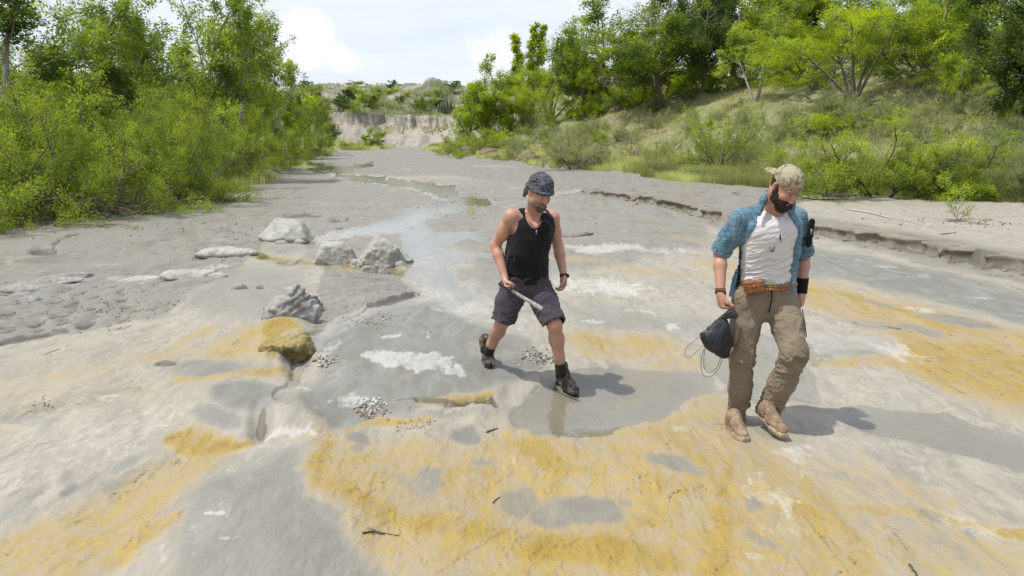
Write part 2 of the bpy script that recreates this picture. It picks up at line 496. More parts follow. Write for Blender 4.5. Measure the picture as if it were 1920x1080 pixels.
# --- white crust and foam
for (x_, y_, r1, r2, a_, w_) in ((1130, 465, 75, 9, 0, .95), (1240, 470, 70, 5, 3, .7), (1130, 540, 110, 16, 6, .8), (1070, 360, 50, 4, -6, .6), (1120, 603, 16, 6, 0, .9), (1260, 612, 20, 6, 10, .9), (1220, 585, 60, 3, 4, .7), (650, 770, 26, 13, -6, .9), (545, 843, 52, 4, 2, .9), (540, 760, 20, 7, 0, .6),
                              (700, 330, 90, 3, 3, .5), (840, 345, 60, 3, 3, .5), (930, 312, 50, 2.5, 2, .6), (780, 318, 60, 2, 0, .5), (215, 757, 24, 7, -8, .8), (40, 770, 20, 5, 0, .3), (1725, 583, 36, 6, 8, .7), (1690, 670, 60, 12, 12, .7), (1660, 500, 34, 3, 3, .6), (1730, 520, 26, 3, 3, .6), (1840, 560, 22, 4, 6, .7), (480, 430, 40, 3, 0, .3),
                              (1480, 960, 50, 20, 40, .55), (1430, 920, 14, 30, -15, .6), (1500, 1010, 50, 20, 35, .5), (1850, 990, 110, 26, 18, .45), (1420, 1060, 30, 8, 10, .5), (800, 765, 20, 4, 0, .3), (30, 540, 60, 9, -10, .45), (100, 525, 50, 6, -12, .45), (240, 526, 50, 6, 5, .45), (215, 497, 40, 3, 0, .5), (740, 657, 20, 5, 0, .8), (810, 658, 12, 4, 0, .9), (930, 870, 80, 25, 0, .3), (420, 1000, 70, 60, 30, .25), (425, 998, 14, 5, 10, .9), (460, 1040, 10, 6, 0, .8), (835, 600, 10, 3, 0, .9), (950, 640, 12, 4, 0, .3)):
    ell(white, x_, y_, r1, r2, a_, w_, .4)
poly(white, [(690, 695), (730, 690), (780, 695), (840, 690), (870, 712), (885, 722), (860, 726), (820, 715), (780, 726), (720, 722), (690, 712)], .95, 2)
poly(white, [(600, 690), (640, 660), (652, 662), (625, 690), (600, 706)], .7, 2)
poly(white, [(0, 760), (200, 720), (330, 760), (420, 850), (300, 880), (100, 940), (0, 950)], .35, 30)
line(white, [(590, 850), (620, 940), (690, 1010), (820, 1050), (900, 1085)], [12, 14, 16, 14, 10], .25, .9)
line(white, [(330, 1075), (385, 980), (450, 900), (540, 862)], [36, 32, 24, 16], .3, .9)
# --- dun mud
poly(mud, [(-1200, 380), (0, 400), (520, 320), (640, 270), (840, 270), (1130, 320), (2000, 400), (3100, 500), (3100, 620), (1920, 540), (1540, 450), (1350, 430), (1100, 378), (850, 330), (640, 335), (560, 420), (480, 470), (440, 520), (300, 600), (0, 640), (-1200, 900)], .8, 6)
poly(mud, [(620, 505), (730, 515), (770, 560), (690, 592), (640, 610), (600, 640), (598, 560)], .95, 4)
poly(mud, [(860, 640), (960, 640), (1030, 670), (1035, 700), (980, 715), (900, 700)], .5, 8)
poly(mud, [(0, 770), (120, 735), (260, 720), (300, 740), (200, 770), (60, 790), (0, 800)], .6, 8)
poly(mud, [(850, 350), (960, 340), (1100, 380), (1000, 400), (880, 430), (860, 460), (800, 460)], .6, 8)
poly(mud, [(190, 925), (260, 890), (350, 860), (360, 875), (260, 930), (200, 945)], .6, 4)
poly(mud, [(1700, 960), (1830, 1010), (1900, 1090), (1740, 1100), (1660, 1010)], .5, 16)
for (x_, y_, r1, r2, a_, w_) in ((1270, 930, 80, 22, 10, .55), (1290, 1060, 50, 26, 20, .5), (1600, 1045, 60, 30, 30, .45), (700, 915, 26, 40, 0, .5), (820, 790, 120, 8, -4, .5), (300, 1010, 60, 22, -20, .5), (60, 1010, 50, 10, -30, .5), (620, 890, 20, 10, 0, .3), (1820, 840, 90, 22, 10, .4)):
    ell(mud, x_, y_, r1, r2, a_, w_, .6)
poly(mud, [(560, 330), (1000, 330), (1330, 400), (1330, 470), (1060, 520), (900, 560), (860, 470), (560, 520)], .62, 10)
line(grey, [(560, 440), (700, 430), (800, 400)], 18, .4, .7)
for (x_, y_, r1, r2) in ((520, 470, 60, 12), (930, 500, 60, 14), (700, 520, 60, 8), (850, 520, 60, 20), (900, 400, 60, 8), (700, 370, 50, 6), (960, 560, 60, 14)):
    ell(grey, x_, y_, r1, r2, 0, .6, .6)
for (x_, y_, r1, r2, a_, w_) in ((1520, 836, 26, 10, 20, .7), (1500, 850, 40, 8, 10, .5), (1290, 808, 30, 10, 0, .5), (1520, 890, 34, 7, -20, .5), (640, 715, 30, 6, -20, .4), (980, 350, 40, 3, -10, .5), (690, 440, 40, 3, -10, .6), (720, 345, 70, 3, 6, .7), (830, 370, 30, 5, 0, .6)):
    ell(white, x_, y_, r1, r2, a_, w_, .6)
ss = sub(1500, 2600, 380, 520, 0)
m_ = layer(); poly(m_, [(1500, 425), (1640, 448), (1760, 470), (1940, 505), (2600, 600), (2600, 430), (1920, 398), (1500, 370)], .75, 8)
mud *= (1 - m_)
# --- algae
ell(algae, 886, 385, 13, 22, 8, .95, .4)
line(algae, [(475, 476), (520, 494), (620, 502)], [8, 7, 5], .8)
ell(algae, 350, 520, 0.5, 0.5)
ell(algae, 1220, 419, 70, 5, 6, .6); ell(algae, 1330, 440, 60, 5, 10, .5); ell(algae, 1130, 398, 50, 5, 3, .4)
ell(algae, 1560, 560, 90, 9, 8, .45); ell(algae, 1180, 500, 90, 9, 6, .35); ell(algae, 1650, 545, 80, 4, 9, .4)
ell(algae, 520, 685, 30, 10, -35, .7); ell(algae, 905, 765, 16, 9, 0, .7); ell(algae, 450, 850, 40, 10, 5, .45); ell(algae, 890, 365, 10, 8, 0, .2)
line(algae, [(780, 768), (860, 768), (920, 762)], [4, 5, 8], .6)
# --- water courses
line(wet, [(560, 305), (630, 318), (640, 330), (730, 340), (800, 350), (850, 365), (850, 385), (790, 400), (760, 420)], [7, 6, 5, 8, 9, 13, 14, 14, 14], 1)
line(wet, [(760, 420), (700, 425), (650, 440), (600, 452), (520, 455)], [16, 9, 6, 5, 3], 1)
line(wet, [(770, 420), (790, 470), (800, 520), (830, 560), (900, 590), (980, 625)], [24, 40, 42, 44, 30, 12], 1)
line(wet, [(830, 575), (760, 585), (690, 605), (620, 645), (560, 700), (555, 740), (520, 790)], [16, 12, 9, 16, 12, 10, 6], 1)
line(wet, [(800, 450), (880, 440), (930, 450)], [14, 8, 8], .9)
line(wet, [(820, 480), (900, 478), (960, 480)], [14, 6, 5], .9)
line(wet, [(475, 476), (520, 494), (620, 502), (720, 508), (790, 516)], [7, 8, 7, 8, 10], .9)
poly(wet, [(1070, 690), (1200, 690), (1340, 702), (1340, 722), (1240, 775), (1150, 810), (1020, 818), (950, 790), (990, 745)], .95, 6)
poly(wet, [(1520, 772), (1640, 760), (1780, 778), (1920, 820), (2200, 890), (2200, 950), (1920, 880), (1760, 846), (1640, 812)], .9, 6)
line(wet, [(700, 308), (640, 316), (590, 318)], [4, 6, 8], .9)
poly(wet, [(1400, 620), (1640, 640), (1700, 665), (1640, 680), (1540, 690), (1540, 760), (1390, 740), (1300, 680), (1330, 640)], .75, 10)
for (x_, y_, r1, r2, a_) in ((885, 380, 50, 9, 0), (1640, 618, 50, 6, 8)):
    ell(wet, x_, y_, r1, r2, a_, .85, .4)
line(white, [(560, 305), (640, 330), (730, 340), (850, 365), (850, 385), (790, 400), (760, 420), (650, 440), (560, 455)], [6, 6, 8, 11, 12, 13, 12, 8, 5], .80, .7)  # whitens the bed along the stream, painting in the water's glare
line(white, [(770, 420), (790, 470), (800, 520), (830, 560), (900, 590), (980, 625)], [22, 34, 36, 34, 20, 8], .60, .8)  # the same painted glare down the lower course
# --- relief in cm: mounds, hollows, ledges
ell(relief, 770, 680, 235, 98, -3, 14, .9, 'add')
ell(relief, 690, 560, 100, 40, 15, 5, .7, 'add')
ell(relief, 465, 785, 115, 42, 4, 13, .8, 'add')
ell(relief, 494, 826, 16, 22, 18, -7, .8, 'add')
ell(relief, 550, 822, 55, 15, 0, 5, .8, 'add')
ell(relief, 500, 960, 170, 120, -20, 11, .9, 'add')
ell(relief, 1080, 950, 170, 50, 6, -4, .8, 'add')
ell(relief, 820, 900, 90, 50, 10, 3, .9, 'add')
ell(relief, 1700, 700, 240, 50, 12, 5, .8, 'add')
ell(relief, 1500, 720, 150, 40, 5, -3, .8, 'add')
ell(relief, 60, 900, 160, 50, -25, 6, .9, 'add')
ell(relief, 230, 780, 150, 30, -12, 6, .8, 'add')
ell(relief, 400, 708, 110, 30, 6, 8, .8, 'add')
ell(relief, 525, 655, 62, 34, -10, 14, .45, 'add')
ell(relief, 560, 705, 20, 26, 30, -6, .7, 'add')
ell(relief, 180, 860, 300, 60, -20, 4, .8, 'add')
ell(relief, 1300, 930, 300, 110, 10, 4, .9, 'add')
ell(relief, 1130, 760, 150, 55, 0, -4, .5, 'add')
ell(relief, 1600, 610, 200, 40, 8, 3, .8, 'add')
ell(relief, 430, 560, 160, 60, -5, 8, .8, 'add')
line(relief, [(690, 592), (735, 583), (778, 565)], [5, 7, 4], 5, .8, 'add')
def groove(pts, wid, cm):
    line(relief, pts, wid, -cm, .5, 'add')
    line(mud, pts, [w * 1.6 for w in (wid if not np.isscalar(wid) else [wid] * len(pts))], .8)
    line(damp_shade, pts, [w * 1.1 for w in (wid if not np.isscalar(wid) else [wid] * len(pts))], .9)  # shade put into the groove's colour
groove([(0, 640), (40, 632), (90, 622), (130, 617)], [5, 5, 4, 2], 6)
groove([(60, 474), (78, 470), (102, 472)], [4, 7, 4], 8)
groove([(100, 470), (102, 458), (120, 446), (150, 437)], [2, 2, 2.5, 2], 5)
groove([(690, 594), (735, 586), (778, 568)], [3, 4, 2], 6)
groove([(535, 405), (570, 401), (600, 403)], [3, 5, 3], 8)
groove([(620, 413), (650, 410)], [3, 3], 5)
groove([(780, 772), (850, 774), (925, 765), (930, 772)], [2, 2, 4, 4], 3)
groove([(330, 698), (300, 692)], [3, 4], 3)
groove([(1050, 442), (1110, 439)], [2.5, 2.5], 8)
groove([(640, 315), (700, 309)], [2, 2], 6)
groove([(540, 318), (620, 314)], [3, 3], 7)
rr = random.Random(5)
for i in range(120):     # damp films and dried edges all over the flat middle of the bed
    x_ = rr.uniform(200, 1500); y_ = rr.uniform(300, 480); w_ = rr.uniform(10, 60) * (y_ - 240) / 200
    ell((grey, damp_shade, white, mud)[i % 4], x_, y_, w_, w_ * rr.uniform(.06, .16), rr.uniform(-4, 8), rr.uniform(.2, .5), .8)
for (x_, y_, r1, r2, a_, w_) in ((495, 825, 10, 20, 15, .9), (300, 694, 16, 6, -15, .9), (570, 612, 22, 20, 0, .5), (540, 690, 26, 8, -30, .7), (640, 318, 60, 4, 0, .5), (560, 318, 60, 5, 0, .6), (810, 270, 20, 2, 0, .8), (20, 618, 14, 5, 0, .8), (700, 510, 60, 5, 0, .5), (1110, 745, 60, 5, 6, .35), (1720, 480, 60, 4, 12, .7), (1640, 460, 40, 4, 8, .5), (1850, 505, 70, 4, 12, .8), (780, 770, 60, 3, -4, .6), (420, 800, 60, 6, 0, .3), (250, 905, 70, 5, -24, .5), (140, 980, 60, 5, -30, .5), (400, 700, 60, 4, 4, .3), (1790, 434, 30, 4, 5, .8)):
    ell(damp_shade, x_, y_, r1, r2, a_, w_, .7)  # painted shade of nooks and ledge undercuts, among damp streaks
for i in range(60):
    x_ = rr.uniform(1060, 1920); y_ = 345 + (x_ - 1060) * .075 + rr.uniform(-8, 30); w_ = rr.uniform(3, 14)
    ell(damp_shade, x_, y_, w_, w_ * .2, 6, rr.uniform(.3, .8), .7)
for i in range(60):      # scoured holes in the mud on the left, longer than wide, with shade painted inside
    x_ = rr.uniform(0, 260); y_ = rr.uniform(540, 622); w_ = rr.uniform(5, 20)
    ell(relief, x_, y_, w_, w_ * .28, rr.uniform(-20, -4), -rr.uniform(1, 3.2), .7, 'add'); ell(damp_shade, x_, y_ + 1, w_ * .7, w_ * .2, -10, rr.uniform(.2, .8), .7)
for i in range(70):
    x_ = rr.uniform(250, 640); y_ = rr.uniform(395, 500); w_ = rr.uniform(4, 14)
    ell(relief, x_, y_, w_, w_ * .22, rr.uniform(-15, 8), -rr.uniform(1.5, 5), .6, 'add'); ell(damp_shade, x_, y_, w_ * .8, w_ * .18, -6, rr.uniform(.3, .9), .7)  # these holes have shade painted inside too
for i in range(36):
    x_ = rr.uniform(1070, 1560); y_ = 350 + (x_ - 1070) * .10 + rr.uniform(-6, 22); w_ = rr.uniform(4, 12)
    ell(relief, x_, y_, w_, w_ * .2, 10, -rr.uniform(2, 5), .6, 'add')
LAY = {}
def sample(L, u, v):
    a = np.clip((u - X0) * SCL, 0, RW - 1.01); b = np.clip((v - Y0) * SCL, 0, RH - 1.01)
    i = a.astype(int); j = b.astype(int); fa = a - i; fb = b - j
    return (L[j, i] * (1 - fa) + L[j, i + 1] * fa) * (1 - fb) + (L[j + 1, i] * (1 - fa) + L[j + 1, i + 1] * fa) * fb

def layers_at(x, y):
    """all the stain layers at ground points"""
    yy = np.maximum(y, 0.3)
    u, v = to_px(x, yy)
    k = np.clip(1400.0 / (yy * CP + 2 * SP) / 280.0, 0.0, 3.0)   # px per unit warp
    wx = fbm2(x * 2.2, y * 1.1, 61, 4) * 46 * k + fbm2(x * 11, y * 6, 65, 3) * 9 * k
    wy = fbm2(x * 2.2 + 9, y * 1.1, 71, 4) * 17 * k + fbm2(x * 11, y * 6 + 5, 75, 3) * 4 * k
    wz_ = fbm2(x * 16, y * 9, 95, 4) * 34 * k; wz2_ = fbm2(x * 16, y * 9, 97, 4) * 11 * k
    soft = {n: sample(L, u + wx + (wz_ if n == 'white' else 0), v + wy + (wz2_ if n == 'white' else 0)) for n, L in (('ochre', ochre), ('grey', grey), ('white', white), ('mud', mud), ('algae', algae))}
    soft['wet'] = sample(wet, u + wx * .5, v + wy * .5)
    soft['relief'] = sample(relief, u + wx * .25, v + wy * .25)
    # beyond the frame the bed goes on in the same kind of bands
    out = sstep(0, 160, np.maximum(np.maximum(-u, u - 1920), (v - 1080) * .6))
    near = 1 - sstep(9, 16, y)
    a = sstep(0.02, .3, fbm2(x * .9, y * .45, 81, 4)) * .7 * near
    b = sstep(0.05, .3, fbm2(x * .8 + 4, y * .5, 91, 4)) * .8 * near
    soft['ochre'] = np.maximum(soft['ochre'] * (1 - out), a * out)
    soft['grey'] = np.maximum(soft['grey'] * (1 - out), b * out)
    soft['wet'] = soft['wet'] * (1 - out)
    soft['relief'] = soft['relief'] * (1 - out)
    return soft

def bed_relief(x, y, lay):
    """small relief of the bed in metres, on top of base_height"""
    s = (x - x_right(y)); sl = (x_left(y) - x)
    bed = sstep(0.3, -0.6, s) * sstep(0.3, -0.6, sl)
    st = x - x_step(y) + fbm2(x * 2.2, y * 1.6, 33, 4) * 0.55
    fade = sstep(30, 22, y)
    hstep = 0.19 * sstep(.05, 0.20, st) * fade + 0.05 * sstep(-.7, -.10, st) * fade 
    flow = fbm2(x * 3.2, y * 1.0, 101, 5, .55)
    r = flow * 0.030 + np.abs(fbm2(x * 7, y * 1.8, 111, 4)) * 0.010
    # thin shaly lips where the bed is ochre or mud
    lip = fbm2(x * 9 + 4 * flow, y * 5.0 + 3 * flow, 121, 4)
    r = r + sstep(0.02, 0.08, lip) * 0.009 * (0.35 + lay['mud'] + lay['ochre'] * .8) - sstep(.12, .16, lip) * .004
    pit = sstep(.62, .8, vnoise2(x * 5.5, y * 3.3, 131) + .5) * sstep(0.2, .9, lay['mud']) * .012
    r = r - pit
    calm = 1 - .6 * sstep(.3, .8, lay['wet']) 
    r = r * calm * (1 - .5 * lay['grey']) 
    r = r + lay['relief'] * 0.011 - sstep(.35, .75, lay['wet']) * 0.012
    return hstep * bed + r * bed
def height(x, y, lay=None):
    x = np.asarray(x, dtype=float); y = np.asarray(y, dtype=float)
    if lay is None: lay = layers_at(x, y)
    return base_height(x, y) + bed_relief(x, y, lay)
def hz(x, y):
    return float(height(np.array([x]), np.array([y]))[0])

NR, NC = 690, 860
v_rows = np.linspace(1500, 262, NR)
th = np.linspace(-1, 1, NC); th = np.radians(37) * th + np.radians(26) * th ** 5
rows_y = []
for v in v_rows:
    rows_y.append(G(960, v)[1])
rows_y = np.array(rows_y)
rows_y = np.concatenate([rows_y[rows_y < 50], np.arange(50, 108, 1.3), np.arange(108, 122, .4), np.arange(122, 227, 2.6)])
NR = len(rows_y)
rr_ = rows_y + 1.2
gx = rr_[:, None] * np.tan(th)[None, :]
gy = rows_y[:, None] + 0 * gx
LAYV = layers_at(gx, gy)
gz = height(gx, gy, LAYV)
V = np.stack([gx, gy, gz], -1).reshape(-1, 3)
ii = (np.arange(NR - 1)[:, None] * NC + np.arange(NC - 1)[None, :])
F = np.stack([ii, ii + 1, ii + NC + 1, ii + NC], -1).reshape(-1, 4)

# zones for the material: 0 bed .. 1 grown over; bluff
sR = (gx - x_right(gy)) * .85; sL = (x_left(gy) - gx) * .9
zone = np.maximum(sstep(-0.2, .9, sR + fbm2(gx * 1.5, gy * 1.5, 141, 4) * 1.0), sstep(-.2, .6, sL + fbm2(gx * 1.5, gy * 1.5, 143, 4) * .8))
farz = sstep(109.5, 110.5, gy + .3 * np.maximum(gx + 11.5, 0)) * sstep(14, 0, gx)
DAMP = None
slope_bare = farz * (1 - sstep(0.80, 0.97, gz / 5.2)) + farz * sstep(.1, .3, fbm2(gx * .12, gy * .12, 161, 4)) * .8

t = NT('streambed_rock')
p = t.pos()
A = t.sepc(t.attr('layers_a', 'Color')); B = t.sepc(t.attr('layers_b', 'Color')); Z = t.sepc(t.attr('zones', 'Color'))
pf = t.pos((2.1, 0.95, 1.0))        # drawn out along the flow
n1 = t.noise(1.6, 8, .62, pf, 1.4)
n2 = t.noise(7.0, 6, .6, pf, 1.1)
n3 = t.noise(60, 4, .6, p)
n4 = t.noise(0.7, 5, .55, p)
nn = t.math('ADD', t.math('MULTIPLY', t.math('SUBTRACT', n2, .5), 1.0), t.math('MULTIPLY', t.math('SUBTRACT', n1, .5), 0.9))
nn = t.math('ADD', nn, t.math('MULTIPLY', t.math('SUBTRACT', n3, .5), .5))
def lay(c, lo, hi, k=.42):
    return t.rng(t.math('ADD', c, t.math('MULTIPLY', nn, k)), lo, hi)
base = t.mix(t.rng(n1, .3, .7), (.235, .215, .172), (.325, .300, .246))
base = t.mix(t.rng(n2, .45, .75), base, (.37, .345, .29))
mudc = t.mix(t.rng(n1, .3, .7), (.145, .130, .104), (.245, .223, .184))
mudc = t.mix(t.rng(n4, .35, .65), mudc, (.20, .196, .168))
c = t.mix(t.math('MULTIPLY', lay(A[1], .12, .95, .95), .92), base, t.mix(t.rng(n1, .3, .7), (.128, .130, .114), (.205, .206, .184)))
c = t.mix(lay(B[0], .30, .70), c, mudc)
ginv = t.math('SUBTRACT', 1.0, t.math('MULTIPLY', lay(A[1], .22, .90, .9), .85))
ochc = t.mix(t.rng(n2, .35, .65), (.240, .160, .022), (.335, .240, .060))
c = t.mix(t.math('MULTIPLY', t.math('MULTIPLY', lay(A[0], .04, .62, .9), .8), ginv), c, (.325, .252, .138))
c = t.mix(t.math('MULTIPLY', lay(A[0], .36, 1.02, 1.5), ginv), c, ochc)
c = t.mix(t.math('MULTIPLY', lay(A[0], .80, 1.35, 1.1), .7), c, (.235, .150, .018))
c = t.mix(t.math('MULTIPLY', lay(B[1], .35, .8), .75), c, (.17, .16, .045))
c = t.mix(t.math('MULTIPLY', lay(A[2], .25, 1.1, 1.6), .66), c, (.47, .46, .425))
speck = t.noise(150, 2, .5, p)
c = t.mix(t.math('MULTIPLY', t.rng(speck, .66, .72), .55), c, (.11, .09, .065))
crack = t.n('ShaderNodeTexVoronoi'); crack.feature = 'DISTANCE_TO_EDGE'; crack.inputs['Scale'].default_value = 1.6
t.l(t.pos((1.4, .6, 1)), crack.inputs['Vector'])
# the grown-over banks: straw, green ground cover and bare sandy soil
soil = t.mix(t.rng(n1, .3, .7), (.17, .145, .10), (.25, .22, .165))
cover = t.mix(t.rng(n4, .35, .65), (.135, .155, .050), (.235, .225, .11))
cover = t.mix(t.rng(t.noise(3.0, 5, .6, p), .5, .66), cover, soil)
c = t.mix(Z[0], c, cover)
farc = t.mix(t.rng(t.noise(.16, 7, .65, p), .44, .58), (.24, .22, .185), (.095, .11, .05))
c = t.mix(Z[1], c, farc)
blf = t.mix(t.rng(t.noise(1.0, 6, .6, t.pos((.5, .5, 1.6))), .3, .7), (.235, .21, .17), (.325, .295, .25))
c = t.mix(Z[2], c, blf)
wetf = t.rng(B[2], .25, .7)
c = t.mix(t.math('MULTIPLY', wetf, .22), c, (.27, .27, .245))  # bed paled under water: pale silt and painted sheen
c = t.mix(t.math('MULTIPLY', t.rng(t.math('ADD', t.sepc(t.attr('layers_c', 'Color'))[0], t.math('MULTIPLY', nn, .5)), .35, .75), .72), c, (.075, .066, .052))  # dark tone for damp soil and painted shade alike
rough = t.math('SUBTRACT', .64, t.math('MULTIPLY', wetf, .30))
rough = t.math('SUBTRACT', rough, t.math('MULTIPLY', t.rng(n1, .5, .7), .1))
h = t.math('ADD', t.math('MULTIPLY', n2, .8), t.math('MULTIPLY', n3, .22))
h = t.math('ADD', h, t.math('MULTIPLY', t.noise(25, 4, .6, pf), .4))
dry = t.math('SUBTRACT', 1.0, t.math('MULTIPLY', wetf, .85))
h = t.math('MULTIPLY', h, dry)
t.set(color=c, rough=rough, normal=t.bump(h, .5, .008), spec=.42)
M_BED = t.m

me = mesh_np('riverbed', V, F, True, [M_BED])
def rv(n): return LAYV[n].ravel()
vcol(me, 'layers_a', np.stack([rv('ochre'), rv('grey'), rv('white')], 1))
vcol(me, 'layers_b', np.stack([rv('mud'), rv('algae'), rv('wet')], 1))
hh = gz - base_height(gx, gy)
stt = gx - x_step(gy) + fbm2(gx * 2.2, gy * 1.6, 33, 4) * 0.55
damp = sample(damp_shade, *[a + b for a, b in zip(to_px(gx, np.maximum(gy, .3)), (fbm2(gx * 9, gy * 5, 65, 3) * 8, fbm2(gx * 9, gy * 5, 75, 3) * 3))])  # carries damp soil and painted shade together
damp = np.maximum(damp, .55 * sstep(-.20, -.05, stt) * sstep(.14, .05, stt) * sstep(30, 22, gy) * sstep(-.12, .15, fbm2(gx * 1.1, gy * 1.1, 191, 3)))  # overhang shade painted along the face and foot of the ledge
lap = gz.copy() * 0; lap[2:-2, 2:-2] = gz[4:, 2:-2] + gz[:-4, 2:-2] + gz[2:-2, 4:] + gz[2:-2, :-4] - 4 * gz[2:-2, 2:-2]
damp = np.maximum(damp, .8 * sstep(.010, .03, lap) * sstep(14, 8, gy))     # shade painted into the sharp hollows
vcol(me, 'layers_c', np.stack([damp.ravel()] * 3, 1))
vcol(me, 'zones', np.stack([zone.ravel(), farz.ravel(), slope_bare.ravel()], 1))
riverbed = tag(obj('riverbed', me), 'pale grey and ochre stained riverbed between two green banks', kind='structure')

# far country beyond the modelled ground, to the horizon
fx = np.linspace(-3500, 3500, 60); fyy = np.concatenate([np.linspace(215, 400, 24), np.linspace(450, 5000, 20)])
FX, FY = np.meshgrid(fx, fyy)
FZ = 12.4 + fbm2(FX * .01, FY * .01, 77, 4) * 2.0 - np.maximum(0, 225 - FY) * .4
ii = (np.arange(len(fyy) - 1)[:, None] * 60 + np.arange(59)[None, :])
t = NT('far_scrubland')
t.set(color=t.mix(t.rng(t.noise(.08, 7, .65, t.pos()), .45, .6), (.22, .20, .165), (.10, .115, .06)), rough=.95)
tag(obj('plateau', mesh_np('plateau', np.stack([FX, FY, FZ], -1).reshape(-1, 3), np.stack([ii, ii + 1, ii + 61, ii + 60], -1).reshape(-1, 4), True, [t.m])), 'flat scrubby plateau on the skyline', kind='structure')
# the ground behind and beside the camera, one coarse sheet under the fine one
cx_ = np.linspace(-420, 420, 90); cy_ = np.concatenate([np.linspace(-160, 0, 20), np.linspace(4, 224, 60)])
CX, CY = np.meshgrid(cx_, cy_)
inside = np.abs(CX) < (CY + 1.2) * math.tan(th[-1]) - 6
CZ = base_height(CX, CY) - 0.05 - np.where(inside & (CY > 4), 1.6, 0)
ii = (np.arange(len(cy_) - 1)[:, None] * 90 + np.arange(89)[None, :])
t2 = NT('outer_soil')
t2.set(color=t2.mix(t2.rng(t2.noise(.3, 7, .65, t2.pos()), .4, .6), (.26, .235, .19), (.16, .155, .09)), rough=.95)
tag(obj('terrain', mesh_np('terrain', np.stack([CX, CY, CZ], -1).reshape(-1, 3), np.stack([ii, ii + 1, ii + 91, ii + 90], -1).reshape(-1, 4), True, [t2.m])), 'dry country around the riverbed', kind='structure')

# ------------------------------------------------------------------ shallow water lying in the lowest places of the bed
sel = LAYV['wet'] > 0.30
wz = base_height(gx, gy) + LAYV['relief'] * 0.011 * .8 - 0.0045 + .002 * fbm2(gx * 2, gy * 2, 9, 2)
fm = sel[:-1, :-1] | sel[1:, :-1] | sel[:-1, 1:] | sel[1:, 1:]
# every second vertex is enough for water
Wv = np.stack([gx, gy, wz], -1)[::2, ::2]; selw = sel[::2, ::2]
nr, nc = Wv.shape[:2]
fm = selw[:-1, :-1] | selw[1:, :-1] | selw[:-1, 1:] | selw[1:, 1:]
ii = (np.arange(nr - 1)[:, None] * nc + np.arange(nc - 1)[None, :])
Fw = np.stack([ii, ii + 1, ii + nc + 1, ii + nc], -1)[fm]
used, inv = np.unique(Fw, return_inverse=True)
t = NT('shallow_water')
gl = t.n('ShaderNodeBsdfGlossy'); gl.inputs['Roughness'].default_value = .06
gl.inputs['Color'].default_value = (1, 1, 1, 1)
tr = t.n('ShaderNodeBsdfTransparent'); tr.inputs['Color'].default_value = (.93, .93, .90, 1)
fr = t.n('ShaderNodeFresnel'); fr.inputs['IOR'].default_value = 1.36
ms = t.n('ShaderNodeMixShader')
pw = t.pos((2.2, 1.0, 1))
bp = t.bump(t.math('ADD', t.noise(7, 3, .6, pw), t.math('MULTIPLY', t.noise(30, 2, .5, pw), .35)), .22, .012)
t.l(bp, gl.inputs['Normal']); t.l(bp, fr.inputs['Normal'])
t.l(fr.outputs[0], ms.inputs[0]); t.l(tr.outputs[0], ms.inputs[1]); t.l(gl.outputs[0], ms.inputs[2])
t.l(ms.outputs[0], t.o.inputs[0])
tag(obj('stream_water', mesh_np('stream_water', Wv.reshape(-1, 3)[used], inv.reshape(-1, 4), True, [t.m])), 'thin pale stream trickling over the rock bed', kind='structure')

# ------------------------------------------------------------------ the crumbling lip over the erosion step
yy = np.concatenate([np.arange(7.5, 15, .035), np.arange(15, 26, .07)])
xe = x_step(yy)
for _ in range(6): xe = x_step(yy) - fbm2(xe * 2.2, yy * 1.6, 33, 4) * .55
xe = xe + fbm2(yy * 9, yy * 0, 171, 3) * .05
zt = height(xe + .33, yy)
ln = len(yy)
n_ = fbm2(yy * 3.1, yy * 0, 173, 4); n2_ = fbm2(yy * 8, yy * 0 + 5, 175, 3)
oh = np.clip(.015 + n_ * .15 + n2_ * .04, -.04, .11) * sstep(26, 21, yy)
sec_ = [(.34, -.03 + 0 * yy), (.16, .004 + 0 * yy), (.03, .007 + n2_ * .01)]
n_ = n_ * .6
ring = [np.stack([xe + .42, yy, zt - .06], 1), np.stack([xe + .30, yy, zt + .003], 1), np.stack([xe + .05, yy, zt + .008 + n2_ * .008], 1), np.stack([xe - oh, yy, zt - .004 + n_ * .01], 1), np.stack([xe - oh - .012, yy, zt - .025], 1), np.stack([xe - oh * .5, yy, zt - .055], 1), np.stack([xe + .015 - n_ * .05, yy, zt - .10], 1), np.stack([xe - .02 - n2_ * .03, yy, zt - .16], 1), np.stack([xe - .08, yy, zt - .27], 1), np.stack([xe + .42, yy, zt - .30], 1)]
Vl = np.stack(ring, 1); Vl += (np.stack([fbm2(Vl[..., 1] * 14, Vl[..., 2] * 30, 181 + i, 2) for i in range(3)], -1) * .007)
k = len(ring); ii = np.arange(ln - 1)[:, None] * k + np.arange(k)[None]
jj = np.arange(ln - 1)[:, None] * k + (np.arange(k)[None] + 1) % k
t = NT('damp_sandy_silt'); p = t.pos()
c = t.mix(t.rng(t.noise(3, 6, .65, p), .3, .7), (.180, .158, .126), (.255, .228, .186))
c = t.mix(t.rng(t.noise(26, 4, .65, p), .55, .75, 0, .5), c, (.11, .092, .070))
t.set(color=c, rough=.9, spec=.2, normal=t.bump(t.noise(40, 5, .65, p), .8, .012))
M_SILT = t.m
tag(obj('earth_ledge', mesh_np('earth_ledge', Vl.reshape(-1, 3), np.stack([ii, jj, jj + k, ii + k], -1).reshape(-1, 4), True, [M_SILT])), 'low crumbling silt ledge running along the right side of the bed', kind='structure')
